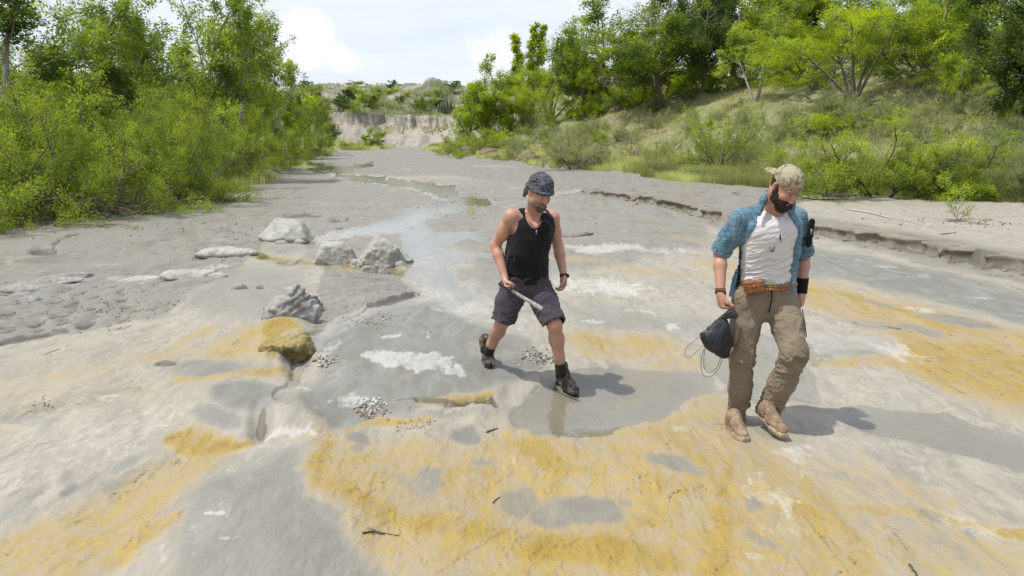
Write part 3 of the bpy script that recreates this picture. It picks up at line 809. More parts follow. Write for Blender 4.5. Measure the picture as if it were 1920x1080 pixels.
# ------------------------------------------------------------------ one-skin modelling: distance fields turned into meshes
def rot(yaw=0, pitch=0, roll=0):
    """face down by pitch, towards +x by yaw, then roll; degrees"""
    return np.array((Matrix.Rotation(math.radians(yaw), 3, 'Z') @ Matrix.Rotation(math.radians(pitch), 3, 'X') @ Matrix.Rotation(math.radians(roll), 3, 'Y')))
class Field:
    def __init__(s, lo, hi, h=.005):
        s.h = h; s.lo = np.asarray(lo, dtype=np.float64)
        s.n = np.ceil((np.asarray(hi) - s.lo) / h).astype(int) + 1
        s.D = np.full(tuple(s.n), .2, dtype=np.float32)
    def win(s, lo, hi):
        a = np.clip(np.floor((np.asarray(lo) - s.lo) / s.h).astype(int), 0, s.n); b = np.clip(np.ceil((np.asarray(hi) - s.lo) / s.h).astype(int) + 1, 0, s.n)
        sl = tuple(slice(a[i], b[i]) for i in range(3))
        ax = [s.lo[i] + s.h * np.arange(a[i], b[i]) for i in range(3)]
        X, Y, Z = np.meshgrid(*ax, indexing='ij')
        return sl, X, Y, Z
    def put(s, sl, d, k, mode):
        if d.size == 0: return s
        c = s.D[sl]; d = d.astype(np.float32)
        if mode == 'add':
            if k > 0:
                hh = np.maximum(k - np.abs(c - d), 0) / k
                s.D[sl] = np.minimum(c, d) - hh * hh * k * .25
            else: s.D[sl] = np.minimum(c, d)
        elif mode == 'cut':
            d = -d
            if k > 0:
                hh = np.maximum(k - np.abs(c - d), 0) / k
                s.D[sl] = np.maximum(c, d) + hh * hh * k * .25
            else: s.D[sl] = np.maximum(c, d)
        return s
    def cone(s, a, b, ra, rb=None, k=.02, mode='add', flat=None, f=1.0):
        """tapered capsule; flat: a direction along which it is squeezed by f"""
        a = np.asarray(tuple(a)); b = np.asarray(tuple(b)); rb = ra if rb is None else rb
        m = max(ra, rb) + k + .012
        sl, X, Y, Z = s.win(np.minimum(a, b) - m, np.maximum(a, b) + m)
        ab = b - a
        px, py, pz = X - a[0], Y - a[1], Z - a[2]
        t = np.clip((px * ab[0] + py * ab[1] + pz * ab[2]) / (ab @ ab + 1e-12), 0, 1)
        qx, qy, qz = px - t * ab[0], py - t * ab[1], pz - t * ab[2]
        if flat is not None:
            n = np.asarray(tuple(flat), dtype=float); n /= np.linalg.norm(n)
            w = qx * n[0] + qy * n[1] + qz * n[2]
            e = (1 / f - 1) * w
            qx, qy, qz = qx + e * n[0], qy + e * n[1], qz + e * n[2]
        d = np.sqrt(qx * qx + qy * qy + qz * qz) - (ra + (rb - ra) * t)
        return s.put(sl, d, k, mode)
    def chain(s, pts, rad, k=.02, mode='add', **kw):
        for i in range(len(pts) - 1):
            s.cone(pts[i], pts[i + 1], rad[i], rad[i + 1], k, mode, **kw)
        return s
    def ell(s, c, r, R=None, k=.02, mode='add', M=None):
        c = np.asarray(c, dtype=float); r = np.asarray(r, dtype=float)
        if M is not None:
            R0, t0 = M; c = R0 @ c + t0; R = R0 if R is None else R0 @ R
        m = r.max() + k + .01
        sl, X, Y, Z = s.win(c - m, c + m)
        p = np.stack([X - c[0], Y - c[1], Z - c[2]], -1)
        if R is not None: p = p @ R            # into the ellipsoid's own axes
        k0 = np.sqrt(((p / r) ** 2).sum(-1)); k1 = np.sqrt(((p / r ** 2) ** 2).sum(-1)) + 1e-9
        return s.put(sl, k0 * (k0 - 1) / k1, k, mode)
    def loft(s, secs, infl=0.0, k=.02, mode='add', e=2.3, zlo=None, zhi=None):
        """secs: (x, y, z, rx, ry, yaw) from the bottom up, horizontal slices"""
        S = np.array(secs, dtype=float)
        zs = S[:, 2]; z0 = zs[0] if zlo is None else zlo; z1 = zs[-1] if zhi is None else zhi
        R = S[:, 3:5].max() + infl + .04
        lo = (S[:, 0].min() - R, S[:, 1].min() - R, z0 - .03); hi = (S[:, 0].max() + R, S[:, 1].max() + R, z1 + .03)
        sl, X, Y, Z = s.win(lo, hi)
        zz = Z[0, 0, :]
        f = [np.interp(zz, zs, S[:, i])[None, None, :] for i in (0, 1, 3, 4, 5)]
        dx = X - f[0]; dy = Y - f[1]
        c, n = np.cos(f[4]), np.sin(f[4])
        u = dx * c + dy * n; v = -dx * n + dy * c
        rx = f[2] + infl; ry = f[3] + infl
        q = (np.abs(u / rx) ** e + np.abs(v / ry) ** e) ** (1 / e)
        d = (q - 1) * np.minimum(rx, ry)
        d = np.maximum(d, np.maximum(z0 - Z, Z - z1))
        return s.put(sl, d, k, mode)
    def half(s, p, n, mode='cut', k=0, box=None):
        """cut away the side of the plane the normal points to"""
        p = np.asarray(tuple(p)); n = np.asarray(tuple(n), dtype=float); n /= np.linalg.norm(n)
        lo, hi = (s.lo, s.lo + s.h * s.n) if box is None else box
        sl, X, Y, Z = s.win(lo, hi)
        d = (X - p[0]) * n[0] + (Y - p[1]) * n[1] + (Z - p[2]) * n[2]
        return s.put(sl, -d, k, mode)
    def mesh(s):
        D = s.D; h = s.h
        S = D < 0
        anyc = np.zeros(tuple(np.array(D.shape) - 1), dtype=bool); allc = np.ones_like(anyc)
        for a in (0, 1):
            for b in (0, 1):
                for c in (0, 1):
                    w = S[a:D.shape[0] - 1 + a, b:D.shape[1] - 1 + b, c:D.shape[2] - 1 + c]
                    anyc |= w; allc &= w
        act = anyc & ~allc
        I = np.argwhere(act)
        idx = np.full(act.shape, -1, dtype=np.int32); idx[act] = np.arange(len(I))
        corners = np.array([(a, b, c) for a in (0, 1) for b in (0, 1) for c in (0, 1)])
        vals = np.stack([D[I[:, 0] + c[0], I[:, 1] + c[1], I[:, 2] + c[2]] for c in corners], 1)
        acc = np.zeros((len(I), 3)); cnt = np.zeros(len(I))
        for i in range(8):
            for j in range(i + 1, 8):
                if abs(corners[i] - corners[j]).sum() != 1: continue
                va, vb = vals[:, i], vals[:, j]
                m = (va < 0) != (vb < 0)
                t = np.where(m, va / (va - vb + 1e-12 * (va == vb)), 0)
                acc += m[:, None] * (corners[i] + t[:, None] * (corners[j] - corners[i])); cnt += m
        V = s.lo + h * (I + acc / cnt[:, None])
        Fs = []
        for ax in range(3):
            o = [(1, 2), (2, 0), (0, 1)][ax]
            sa = [slice(1, -1)] * 3; sa[ax] = slice(0, -1)
            sb = list(sa); sb[ax] = slice(1, None)
            A = S[tuple(sa)]; B = S[tuple(sb)]
            for (m, flip) in ((A & ~B, False), (~A & B, True)):
                E = np.argwhere(m)
                if not len(E): continue
                off = np.ones(3, dtype=int); off[ax] = 0
                E = E + off
                def cell(du, dv):
                    q = E.copy(); q[:, o[0]] -= du; q[:, o[1]] -= dv
                    return idx[q[:, 0], q[:, 1], q[:, 2]]
                q = np.stack([cell(1, 1), cell(0, 1), cell(0, 0), cell(1, 0)], 1)
                if flip: q = q[:, ::-1]
                Fs.append(q)
        F = np.concatenate(Fs)
        F = F[(F >= 0).all(1)]
        return V, F
def smooth_mesh(V, F, it=2, lam=.5):
    e = np.concatenate([F[:, [0, 1]], F[:, [1, 2]], F[:, [2, 3]], F[:, [3, 0]]])
    for _ in range(it):
        acc = np.zeros_like(V); c = np.zeros(len(V))
        for k in range(3):
            acc[:, k] = np.bincount(e[:, 0], V[e[:, 1], k], len(V)) + np.bincount(e[:, 1], V[e[:, 0], k], len(V))
        c = np.bincount(e[:, 0], minlength=len(V)) + np.bincount(e[:, 1], minlength=len(V))
        V = V + lam * (acc / np.maximum(c, 1)[:, None] - V)
    return V
def normals(V, F):
    n = np.cross(V[F[:, 2]] - V[F[:, 0]], V[F[:, 3]] - V[F[:, 1]])
    N = np.zeros_like(V)
    for j in range(4):
        for k in range(3):
            N[:, k] += np.bincount(F[:, j], n[:, k], len(V))
    return N / (np.linalg.norm(N, axis=1)[:, None] + 1e-12)
def folds(V, F, amp, scale=(14, 14, 30), seed=0, where=None, ridge=True):
    """cloth folds: push the surface in and out along its normals"""
    N = normals(V, F)
    w = fbm3(V * 3, seed + 50, 2) * 1.5
    n = fbm3(V * np.asarray(scale) + w[:, None] * 1.6, seed, 3)
    if ridge: n = .35 - np.abs(n) * 2.4
    d = np.maximum(amp * n, -.0055)
    if where is not None: d = d * where(V)
    return V + N * d[:, None]
def cloth(name, V, F, mat, parent, origin, cols=None):
    me = mesh_np(name, V - origin, F, True, [mat])
    if cols is not None: vcol(me, 'tint', cols)
    return obj(name, me, parent)

def hand(fd, wrist, fore, palm, side, curl=(70, 85, 50), spread=7, thumb=(35, 30), size=1.0, hold=False):
    """fore: way the hand points; palm: way the palm faces; side +1 when the thumb lies towards fore x palm"""
    w = np.asarray(tuple(wrist)); f = np.asarray(tuple(fore), dtype=float); f /= np.linalg.norm(f)
    p = np.asarray(tuple(palm), dtype=float); p -= f * (p @ f); p /= np.linalg.norm(p)
    t = np.cross(f, p) * side                 # towards the thumb
    z = size
    R = np.stack([t, f, p], 1)
    fd.ell(w + f * .045 * z, (.041 * z, .052 * z, .018 * z), R, .02)
    fd.cone(w, w + f * .03 * z, .026 * z, .028 * z, .02, flat=p, f=.75)
    lens = (.042, .047, .043, .034)
    for i, L in enumerate(lens):
        off = (.030 - .0195 * i) * z
        a = math.radians(spread * (1.2 - i * .8))
        d0 = f * math.cos(a) + t * math.sin(a)
        q = w + f * (.086 - (.004, 0, .003, .010)[i]) * z + t * off
        ang = 0; pts = [q - d0 * .02]; 
        pts.append(q)
        for j, LL in enumerate((L, L * .62, L * .5)):
            ang += math.radians(curl[j] * (1 + .06 * i))
            dd = d0 * math.cos(ang) + p * math.sin(ang)
            pts.append(pts[-1] + dd * LL * z)
        fd.chain(pts, [.0095 * z, .0098 * z, .0088 * z, .0078 * z, .0066 * z], .004)
    a, b = math.radians(thumb[0]), math.radians(thumb[1])
    d1 = f * math.cos(a) + t * math.sin(a) * .8 + p * .45; d1 /= np.linalg.norm(d1)
    q0 = w + f * .02 * z + t * .022 * z + p * .006; q1 = q0 + d1 * .045 * z
    d2 = f * math.cos(b) * .8 + t * math.sin(b) * .3 + p * (.75 if hold else .4); d2 /= np.linalg.norm(d2)
    q2 = q1 + d2 * .034 * z
    d3 = f * .7 + p * (.9 if hold else .35) - t * (.55 if hold else .1); d3 /= np.linalg.norm(d3)
    fd.chain([q0, q1, q2, q2 + d3 * .026 * z], [.015 * z, .0125 * z, .0105 * z, .008 * z], .008)
    return w + f * .075 * z + p * .03 * z, t  # grip centre and grip axis

def head(fd, M, nose=1.0):
    E = lambda c, r, k=.012, mode='add', R=None: fd.ell(c, r, R, k, mode, M)
    E((0, .012, .038), (.077, .096, .088), .01)
    E((0, -.028, -.03), (.064, .066, .082), .03)
    E((0, -.055, -.085), (.036, .032, .030), .03)
    E((.045, -.01, -.06), (.022, .04, .03), .03); E((-.045, -.01, -.06), (.022, .04, .03), .03)
    for s_ in (-1, 1):
        E((s_ * .040, -.064, -.028), (.022, .022, .022), .02)
        E((s_ * .030, -.086, .021), (.022, .010, .008), .012)
        E((s_ * .031, -.103, .000), (.015, .017, .011), .010, 'cut')
        E((s_ * .031, -.0835, .000), (.0125, .0125, .0115), .003)
        E((s_ * .077, .012, -.004), (.010, .019, .030), .006, 'add', rot(s_ * -18))
        E((s_ * .082, .006, -.002), (.006, .011, .018), .004, 'cut', rot(s_ * -18))
        E((s_ * .012, -.103, -.036), (.009 * nose, .011, .008), .006)
    R, t0 = M
    T = lambda c: R @ np.asarray(c, dtype=float) + t0
    fd.cone(T((0, -.088, .012)), T((0, -.112 - .006 * (nose - 1), -.030)), .0075, .0115 * nose, .012)
    E((0, -.092, -.057), (.024, .012, .007), .006); E((0, -.090, -.069), (.021, .012, .0075), .006)
    E((0, -.104, -.063), (.022, .006, .0018), .003, 'cut')
    E((0, -.082, -.098), (.020, .014, .016), .02)
def skin_cols(V, M, flush=1.0, brow=(.05, .035, .028), seed=0):
    base = np.array((.46, .245, .175)); n = fbm3(V * 18, seed, 3)[:, None]; n2 = fbm3(V * 5, seed + 3, 2)[:, None]
    C = base * (1 + .16 * n) * np.array((1, 1, 1)) + n2 * np.array((.05, -.02, -.02))
    q = (V - M[1]) @ M[0]
    def m(c, r, lo=.7, hi=1.2): return (1 - sstep(lo, hi, np.sqrt((((q - np.array(c)) / np.array(r)) ** 2).sum(1))))[:, None]
    C = C + (np.array((.47, .215, .165)) - C) * .6 * flush * np.maximum(m((0, -.09, -.03), (.06, .05, .03)), m((0, -.1, -.03), (.016, .03, .014)))
    C = C + (np.array((.33, .12, .10)) - C) * .7 * m((0, -.1, -.063), (.022, .02, .011))
    for s_ in (-1, 1):
        C = C + (np.array(brow) - C) * .85 * m((s_ * .031, -.094, .0185), (.022, .018, .0050))
        C = C + (np.array((.55, .5, .46)) - C) * m((s_ * .031, -.094, -.001), (.0115, .012, .0042), .8, 1.1)
        C = C + (np.array((.05, .035, .03)) - C) * m((s_ * .031, -.096, -.0005), (.0052, .012, .0050), .8, 1.1)
        C = C + (np.array((.14, .08, .06)) - C) * .8 * m((s_ * .031, -.094, .0045), (.0135, .012, .0022), .8, 1.3)
    return np.clip(C, .01, 1), q
# ------------------------------------------------------------------ materials for skin and cloth
t = NT('skin')
cc = t.attr('tint', 'Color')
p = t.pos(obj=True)
t.set(color=t.mix(t.rng(t.noise(90, 3, .6, p), .35, .7, 0, .18), cc, (.30, .14, .10)), rough=.5, spec=.38, sss=.0,
      normal=t.bump(t.noise(260, 2, .5, p), .2, .002))
M_SKIN = t.m
def cloth_mat(name, color, rough=.9, var=.12, weave=420, dirt=None, tint=False):
    t = NT(name); p = t.pos(obj=True)
    c = t.mix(t.rng(t.noise(9, 5, .65, p), .3, .7), tuple(x * (1 - var) for x in color), tuple(x * (1 + var) for x in color))
    if dirt: c = t.mix(t.rng(t.noise(5, 5, .65, p), .56, .75, 0, .6), c, dirt)
    if tint: c = t.mix(1.0, c, t.attr('tint', 'Color'), 'MULTIPLY')
    t.set(color=c, rough=rough, spec=.15, sheen=.08, normal=t.bump(t.noise(weave, 2, .5, p), .35, .0015))
    return t.m
M_BLACK = cloth_mat('black_cotton', (.012, .012, .013), var=.2)
M_SHORTS = cloth_mat('slate_canvas', (.060, .053, .066), var=.15)
M_TEE = cloth_mat('white_cotton', (.60, .585, .575), var=.05)
M_TROUSER = cloth_mat('khaki_canvas', (.205, .165, .118), var=.10, dirt=(.20, .17, .125), tint=True)
M_SOCK = cloth_mat('dark_wool', (.022, .022, .024))
M_ELASTIC = cloth_mat('black_elastic', (.010, .010, .011))
M_LEATHER = simple('tan_leather', (.26, .095, .030), .45, .3, 40, .002, 200, spec=.5)
M_BRASS = simple('aged_brass', (.45, .30, .10), .35, .2, 60, metal=.9)
M_STEEL = simple('worn_steel', (.27, .27, .255), .6, .25, 30, metal=.3)
M_RUBBER = simple('black_rubber', (.015, .015, .016), .55)
M_GLASSY = simple('black_gloss', (.01, .01, .012), .15)
M_BOOT1 = simple('muddy_suede', (.115, .095, .078), .9, .55, 26, .004, 70)
M_BOOT1D = simple('muddy_rubber_sole', (.075, .072, .052), .85, .5, 30, .004, 60)
M_BOOT2 = simple('tan_suede', (.25, .178, .115), .85, .25, 22, .003, 90)
M_BOOT2D = simple('wet_pale_sole', (.42, .33, .22), .8, .3, 30, .003, 60)
M_LACE = simple('dark_lace', (.03, .028, .026), .8)
M_HAIR = NT('dark_beard_hair')
p = M_HAIR.pos(obj=True)
M_HAIR.set(color=M_HAIR.mix(M_HAIR.rng(M_HAIR.noise(300, 3, .6, p), .35, .7), (.018, .012, .009), (.060, .038, .026)), rough=.75, spec=.2, normal=M_HAIR.bump(M_HAIR.noise(420, 3, .7, p), .8, .004))
M_HAIR = M_HAIR.m
t = NT('grizzled_beard_hair'); p = t.pos(obj=True)
t.set(color=t.mix(t.rng(t.noise(230, 3, .6, p), .42, .68), (.028, .021, .018), (.24, .215, .19)), rough=.8, spec=.2, normal=t.bump(t.noise(380, 3, .7, p), .8, .003))
M_GRIZ = t.m

def boot(parent, origin, heel, toe, ankle, mats, up=(0, 0, 1), length=.30, high=.15, width=.052, lace=True, seed=0):
    """one boot: upper, sole and laces; heel and toe are points on the ground line under the sole"""
    heel = np.asarray(tuple(heel)); toe = np.asarray(tuple(toe)); ank = np.asarray(tuple(ankle))
    f = toe - heel; f /= np.linalg.norm(f)
    u = np.asarray(up, dtype=float); u -= f * (u @ f); u /= np.linalg.norm(u)
    r = np.cross(f, u)
    R = np.stack([f, r, u], 1)
    L = length
    at = lambda x, y, z: heel + f * x + r * y + u * z
    pts = [heel, toe, ank, at(L, 0, 0), at(0, 0, high)]
    lo = np.min(pts, 0) - .09; hi = np.max(pts, 0) + .09
    fd = Field(lo, hi, .0045)
    z0 = .024
    fd.cone(at(.045, 0, z0 + .028), at(L * .55, 0, z0 + .018), .042, .044, .03)
    fd.cone(at(L * .5, 0, z0 + .018), at(L - .052, 0, z0 + .012), .046, .040, .025, flat=u, f=.82)
    fd.cone(at(.05, 0, z0 + .03), at(.052, 0, high - .05), .043, .043, .03)
    fd.cone(at(.055, 0, high - .07), ank + u * .05, .046, .050, .03)
    fd.cone(at(.075, 0, high - .05), at(L * .62, 0, z0 + .03), .036, .030, .03)
    fd.half(at(0, 0, z0), -u)
    top = ank + u * .042
    sh_d = ank - at(.055, 0, high - .06); sh_d = u if np.linalg.norm(sh_d) < .01 else sh_d / np.linalg.norm(sh_d) + u
    fd.half(top, sh_d, 'cut', 0, (top - .10, top + .12))
    V, F = fd.mesh(); V = smooth_mesh(V, F, 1)
    V = folds(V, F, .0045, (38, 38, 55), seed)
    cloth('boot_upper', V, F, mats[0], parent, origin)
    fd = Field(lo, hi, .0045)
    fd.cone(at(.046, 0, .016), at(L * .42, 0, .020), .047, .040, .02)
    fd.cone(at(L * .42, 0, .020), at(L * .68, 0, .016), .040, .050, .02)
    fd.cone(at(L * .68, 0, .016), at(L - .05, 0, .018), .051, .046, .02)
    fd.half(at(0, 0, z0 + .012), u); fd.half(at(0, 0, 0), -u)
    V, F = fd.mesh()
    q = (V - heel) @ R
    V = V + np.outer(.004 * np.sign(np.sin(q[:, 0] * 260)) * (q[:, 2] < .012), u)
    cloth('sole', V, F, mats[1], parent, origin)
    if lace:
        mb = MB()
        for i in range(5):
            x = .085 + .026 * i; z = high - .045 - i * .0145
            w = .026
            for s_ in (-1, 1):
                mb.tube([at(x, -w * s_, z - .012) - origin, at(x + .01, 0, z + .012) - origin, at(x + .02, w * s_, z - .016) - origin], .0028, 4)
        mb.tube([at(.08, 0, high - .03) - origin, at(.105, .03, high - .055) - origin, at(.095, .045, high - .09) - origin], .003, 4)
        mb.tube([at(.08, 0, high - .03) - origin, at(.11, -.022, high - .06) - origin, at(.11, -.04, high - .085) - origin], .003, 4)
        mb.build('lace', M_LACE, parent)
    return at
def sock(parent, origin, a, b, ra, rb, mat=None):
    a = np.asarray(tuple(a)); b = np.asarray(tuple(b)); lo = np.minimum(a, b) - .08; hi = np.maximum(a, b) + .08
    fd = Field(lo, hi, .0045); fd.cone(a, b, ra, rb, 0); fd.half(a, a - b)
    V, F = fd.mesh(); V = folds(V, F, .004, (30, 30, 90), 3)
    cloth('sock', V, F, mat or M_SOCK, parent, origin)
def N3(v): return np.asarray(tuple(v), dtype=float)

# ================================================================== the man in the black tank top
OX = N3((*G(1000, 722), 0.0)); O1 = N3((OX[0], OX[1], hz(OX[0], OX[1])))
man1 = empty('person', O1)
tag(man1, 'man striding in black tank top, purple-grey shorts and grey patterned sun hat', 'person')
q = lambda px, py, Y: N3(P(px, py, Y))
Y0_ = 5.80
pel = q(984, 524, 5.82); chest = q(998, 432, 5.78)
def sec(pt, rx, ry, yaw): return (pt[0], pt[1], pt[2], rx, ry, math.radians(yaw))
TORSO1 = [sec(q(986, 558, 5.83), .135, .10, 14), sec(q(986, 540, 5.83), .160, .118, 14), sec(q(986, 522, 5.82), .166, .120, 14), sec(q(986, 500, 5.80), .163, .122, 15), sec(q(988, 475, 5.78), .158, .120, 17),
          sec(q(995, 445, 5.78), .165, .122, 19), sec(q(1000, 424, 5.79), .166, .118, 20), sec(q(1001, 408, 5.80), .15, .095, 20), sec(q(1001, 398, 5.80), .10, .07, 20)]
shL = q(960, 406, 5.72); elL = q(929, 460, 5.80); wrL = q(947, 522, 5.66)
shR = q(1034, 408, 5.90); elR = q(1046, 460, 5.97); wrR = q(1057, 517, 5.86)
hpL = q(967, 528, 5.78); knL = q(943, 602, 5.74); anL = q(914, 662, 6.00)
hpR = q(1004, 528, 5.86); knR = q(1040, 610, 5.60); anR = q(1052, 694, 5.66)
HC1 = q(1012, 361, 5.62); M1 = (rot(28, 24, 4), HC1)
T1 = lambda c: M1[0] @ np.asarray(c, dtype=float) + M1[1]
nk0 = q(1000, 402, 5.80)
fd = Field(np.min([elL, anL, knL, wrL, TORSO1[0][:3]], 0) - (.16, .5, .16), (elR[0] + .2, 6.2, HC1[2] + .18), .005)
fd.loft(TORSO1, 0, .02)
fd.cone(nk0 - (0, 0, .03), T1((0, .03, -.06)), .062, .056, .03)
for sh, el, wr, sd_ in ((shL, elL, wrL, -1), (shR, elR, wrR, 1)):
    fd.cone(nk0 + (0, .01, .0), sh - (0, 0, .0), .045, .046, .04)
    fd.ell(sh + (sd_ * .008, 0, -.012), (.058, .058, .066), None, .03)
    m = (sh + el) / 2
    fd.chain([sh, sh * .45 + el * .55, el], [.052, .047, .039], .02)
    fd.ell(sh * .5 + el * .5 + (0, -.012, 0), (.04, .04, .075), None, .03)
    fd.chain([el, el * .7 + wr * .3, wr], [.040, .042, .027], .02)
for sx in (-1, 1):
    fd.ell(chest + (sx * .07, -.085, .02), (.075, .04, .06), None, .03)
fd.cone(nk0 + (0, -.045, -.035), shL + (.02, -.03, .0), .014, .012, .03); fd.cone(nk0 + (0.01, -.045, -.035), shR + (-.02, -.03, .0), .014, .012, .03)
for hp, kn, an in ((hpL, knL, anL), (hpR, knR, anR)):
    fd.chain([hp, hp * .5 + kn * .5, kn], [.088, .078, .055], .03)
    d = an - kn
    back = N3((0, .022, 0))
    fd.chain([kn, kn + d * .32 + back, kn + d * .7 + back * .3, an], [.053, .058, .041, .036], .03)
    fd.ell(kn + (0.004, -.022, 0), (.035, .028, .042), None, .02)
    fd.cone(an, an - (0, 0, .03), .034, .026, .02)
head(fd, M1)
gripL, axL = hand(fd, wrL, q(951, 545, 5.60) - wrL, (.75, -.35, -.1), 1, (78, 82, 50), 3, (30, 40), .98, True)
hand(fd, wrR, q(1056, 545, 5.80) - wrR, (-.75, -.55, 0), -1, (28, 34, 24), 5, (30, 30), .98)
V, F = fd.mesh(); V = smooth_mesh(V, F, 1, .4)
C, qh = skin_cols(V, M1, 1.0)
# a tanned, ruddy chest and the stubble on the cheeks
st = (sstep(-.022, -.045, qh[:, 2]) * sstep(-.02, -.05, qh[:, 1]) * sstep(-.16, -.12, qh[:, 2]))[:, None] * (np.abs(qh[:, :1]) < .09)
C = C + (np.array((.20, .15, .125)) - C) * .7 * st
dch = np.linalg.norm((V - (nk0 + (0, -.08, -.06))) / np.array((.09, .1, .09)), axis=1)
C = C + (np.array((.46, .20, .155)) - C) * (.5 * (1 - sstep(.5, 1.3, dch)))[:, None]
cloth('body', V, F, M_SKIN, man1, O1, C)
print('man1 body', len(F))
# beard
fd = Field(HC1 - .17, HC1 + .17, .003)
E = lambda c, r, k=.012, mode='add', R=None: fd.ell(c, r, R, k, mode, M1)
E((0, -.072, -.098), (.034, .030, .034), .01); E((0, -.096, -.050), (.027, .010, .007), .01)
for s_ in (-1, 1):
    E((s_ * .028, -.076, -.078), (.008, .016, .022), .012); E((s_ * .046, -.040, -.088), (.014, .032, .012), .02)
E((0, -.108, -.066), (.016, .016, .010), .004, 'cut')
V, F = fd.mesh(); N_ = normals(V, F); V = V + N_ * (fbm3(V * 130, 4, 3) * .007)[:, None]
cloth('beard', V, F, M_GRIZ, man1, O1)
# hair at the nape
fd = Field(HC1 - .17, HC1 + .17, .0035)
E((0, .028, .012), (.080, .092, .090), .01); E((0, -.09, -.01), (.2, .075, .2), .0, 'cut')
V, F = fd.mesh(); V = V + normals(V, F) * (fbm3(V * 110, 4, 3) * .006)[:, None]
cloth('hair', V, F, M_GRIZ, man1, O1)
# sun hat: soft crown, drooping turned brim, neck cloth
fd = Field(HC1 - .24, HC1 + .24, .004)
E = lambda c, r, k=.012, mode='add', R=None: fd.ell(c, r, R, k, mode, M1)
E((0, .012, .062), (.090, .108, .086), .01)
E((0, .008, .030), (.108, .128, .020), .022, 'add', rot(0, -5))
E((0, .012, .010), (.084, .100, .052), .008, 'cut')
E((0, .01, -.03), (.16, .2, .045), .006, 'cut')
V, F = fd.mesh(); V = folds(V, F, .015, (15, 15, 24), 8)
t = NT('speckled_hat_cloth'); p = t.pos(obj=True)
vo = t.n('ShaderNodeTexVoronoi'); vo.inputs['Scale'].default_value = 95; t.l(p, vo.inputs['Vector'])
nz = t.math('ADD', t.math('MULTIPLY', vo.outputs['Distance'], .9), t.math('MULTIPLY', t.noise(70, 3, .6, p), .6))
t.set(color=t.mix(t.rng(nz, .55, .85), (.018, .019, .023), (.12, .125, .145)), rough=.95, spec=.1, normal=t.bump(t.noise(160, 2, .5, p), .6, .004))
M_HAT = t.m
cloth('sun_hat', V, F, M_HAT, man1, O1)
fd = Field(HC1 - .24, HC1 + .20, .004)
fd.chain([T1((-.055, .07, .02)), T1((-.068, .075, -.03)), T1((-.070, .085, -.075))], [.03, .022, .014], .02, flat=(0.3, 1, 0), f=.5)
V, F = fd.mesh(); V = folds(V, F, .006, (40, 40, 40), 2)
cloth('neck_cloth', V, F, M_HAT, man1, O1)
# tank top
def tank(infl):
    fd = Field((TORSO1[0][0] - .28, 5.5, TORSO1[0][2] + .0), (TORSO1[0][0] + .34, 6.1, nk0[2] + .1), .0045)
    fd.loft(TORSO1, infl, .02, zlo=q(990, 534, 5.7)[2])
    for sx in (-1, 1): fd.ell(chest + (sx * .07, -.088, .02), (.078, .04, .065), None, .03)
    for sh in (shL, shR):
        a = nk0 + (sh - nk0) * .55
        fd.cone(nk0 + (0, .03, .006), a + (0, 0, .012), .05, .046, .03)
    return fd
fd = tank(.015)
R20 = rot(19)
nkc = q(1005, 402, 5.66)
fd.ell(nk0 + (-.0, -.095, .0), (.062, .085, .115), R20, .006, 'cut')        # scoop neck
fd.ell(nk0 + (0, .03, .045), (.068, .08, .075), R20, .006, 'cut')
armL = shL + (-.052, 0, -.035); armR = shR + (.050, 0, -.035)
fd.ell(armL, (.088, .16, .135), rot(19, 0, 8), .006, 'cut'); fd.ell(armR, (.085, .16, .132), rot(19, 0, -8), .006, 'cut')
V, F = fd.mesh()
V = folds(V, F, .010, (9, 9, 15), 21, lambda v: sstep(nk0[2] - .05, nk0[2] - .35, v[:, 2]))
cloth('tank_top', V, F, M_BLACK, man1, O1)
# shorts
zw = q(986, 520, 5.7)[2]
fd = Field((knL[0] - .2, 5.3, knR[2] - .02), (knR[0] + .2, 6.15, zw + .03), .005)
fd.loft(TORSO1[:5], .012, .03, zhi=zw, zlo=TORSO1[0][2])
for hp, kn, ex, tilt in ((hpL, knL, .0, .0), (hpR, knR, .0, 0)):
    d = (kn - hp) / np.linalg.norm(kn - hp)
    fd.chain([hp, hp * .5 + kn * .5, kn + d * .03], [.108, .106, .094], .03)
    end = kn + d * (.010 if kn is knL else -.012)
    fd.half(end, d, 'cut', 0, (kn - .17, kn + .17))
    fd.cone(end - d * .02, end + d * .10, .082, .084, 0, 'cut')
V, F = fd.mesh(); V = smooth_mesh(V, F, 1)
V = folds(V, F, .012, (11, 11, 16), 31)
cloth('shorts', V, F, M_SHORTS, man1, O1)
mb = MB()   # pocket flaps and seams on the shorts
for (a, b) in ((q(1022, 540, 5.60), q(1045, 552, 5.63)),):
    mb.tube([a - O1, (a + b) / 2 - O1 + (0, -.006, 0), b - O1], .005, 5)
mb.build('pocket_seam', M_SHORTS, man1)
# socks and boots
def man_boot(px_heel, px_toe, an, hi_=.15, L=.30, upv=(0, 0, 1)):
    return boot(man1, O1, px_heel, px_toe, an, (M_BOOT1, M_BOOT1D), upv, L, hi_, seed=int(an[0] * 100) % 7)
hR = N3((*G(1047, 716), 0)); tR = N3((*G(1092, 744), 0))
hR[2] = hz(hR[0], hR[1]) + .0; tR[2] = hz(tR[0], tR[1]) + .012
boot(man1, O1, hR, tR, anR, (M_BOOT1, M_BOOT1D), (0, .1, 1), .305, .150)
tL = N3((*G(918, 713), 0)); tL[2] = hz(tL[0], tL[1]) + .004
hL = tL + (-.045, .215, .165)
boot(man1, O1, hL, tL, anL + (0, -.0, .0), (M_BOOT1, M_BOOT1D), (0, -.65, .75), .30, .150, seed=4)
sock(man1, O1, anR + (knR - anR) * .16, anR - (0, 0, .02), .044, .046)
sock(man1, O1, anL + (knL - anL) * .24, anL - (0, 0, .02), .043, .046)
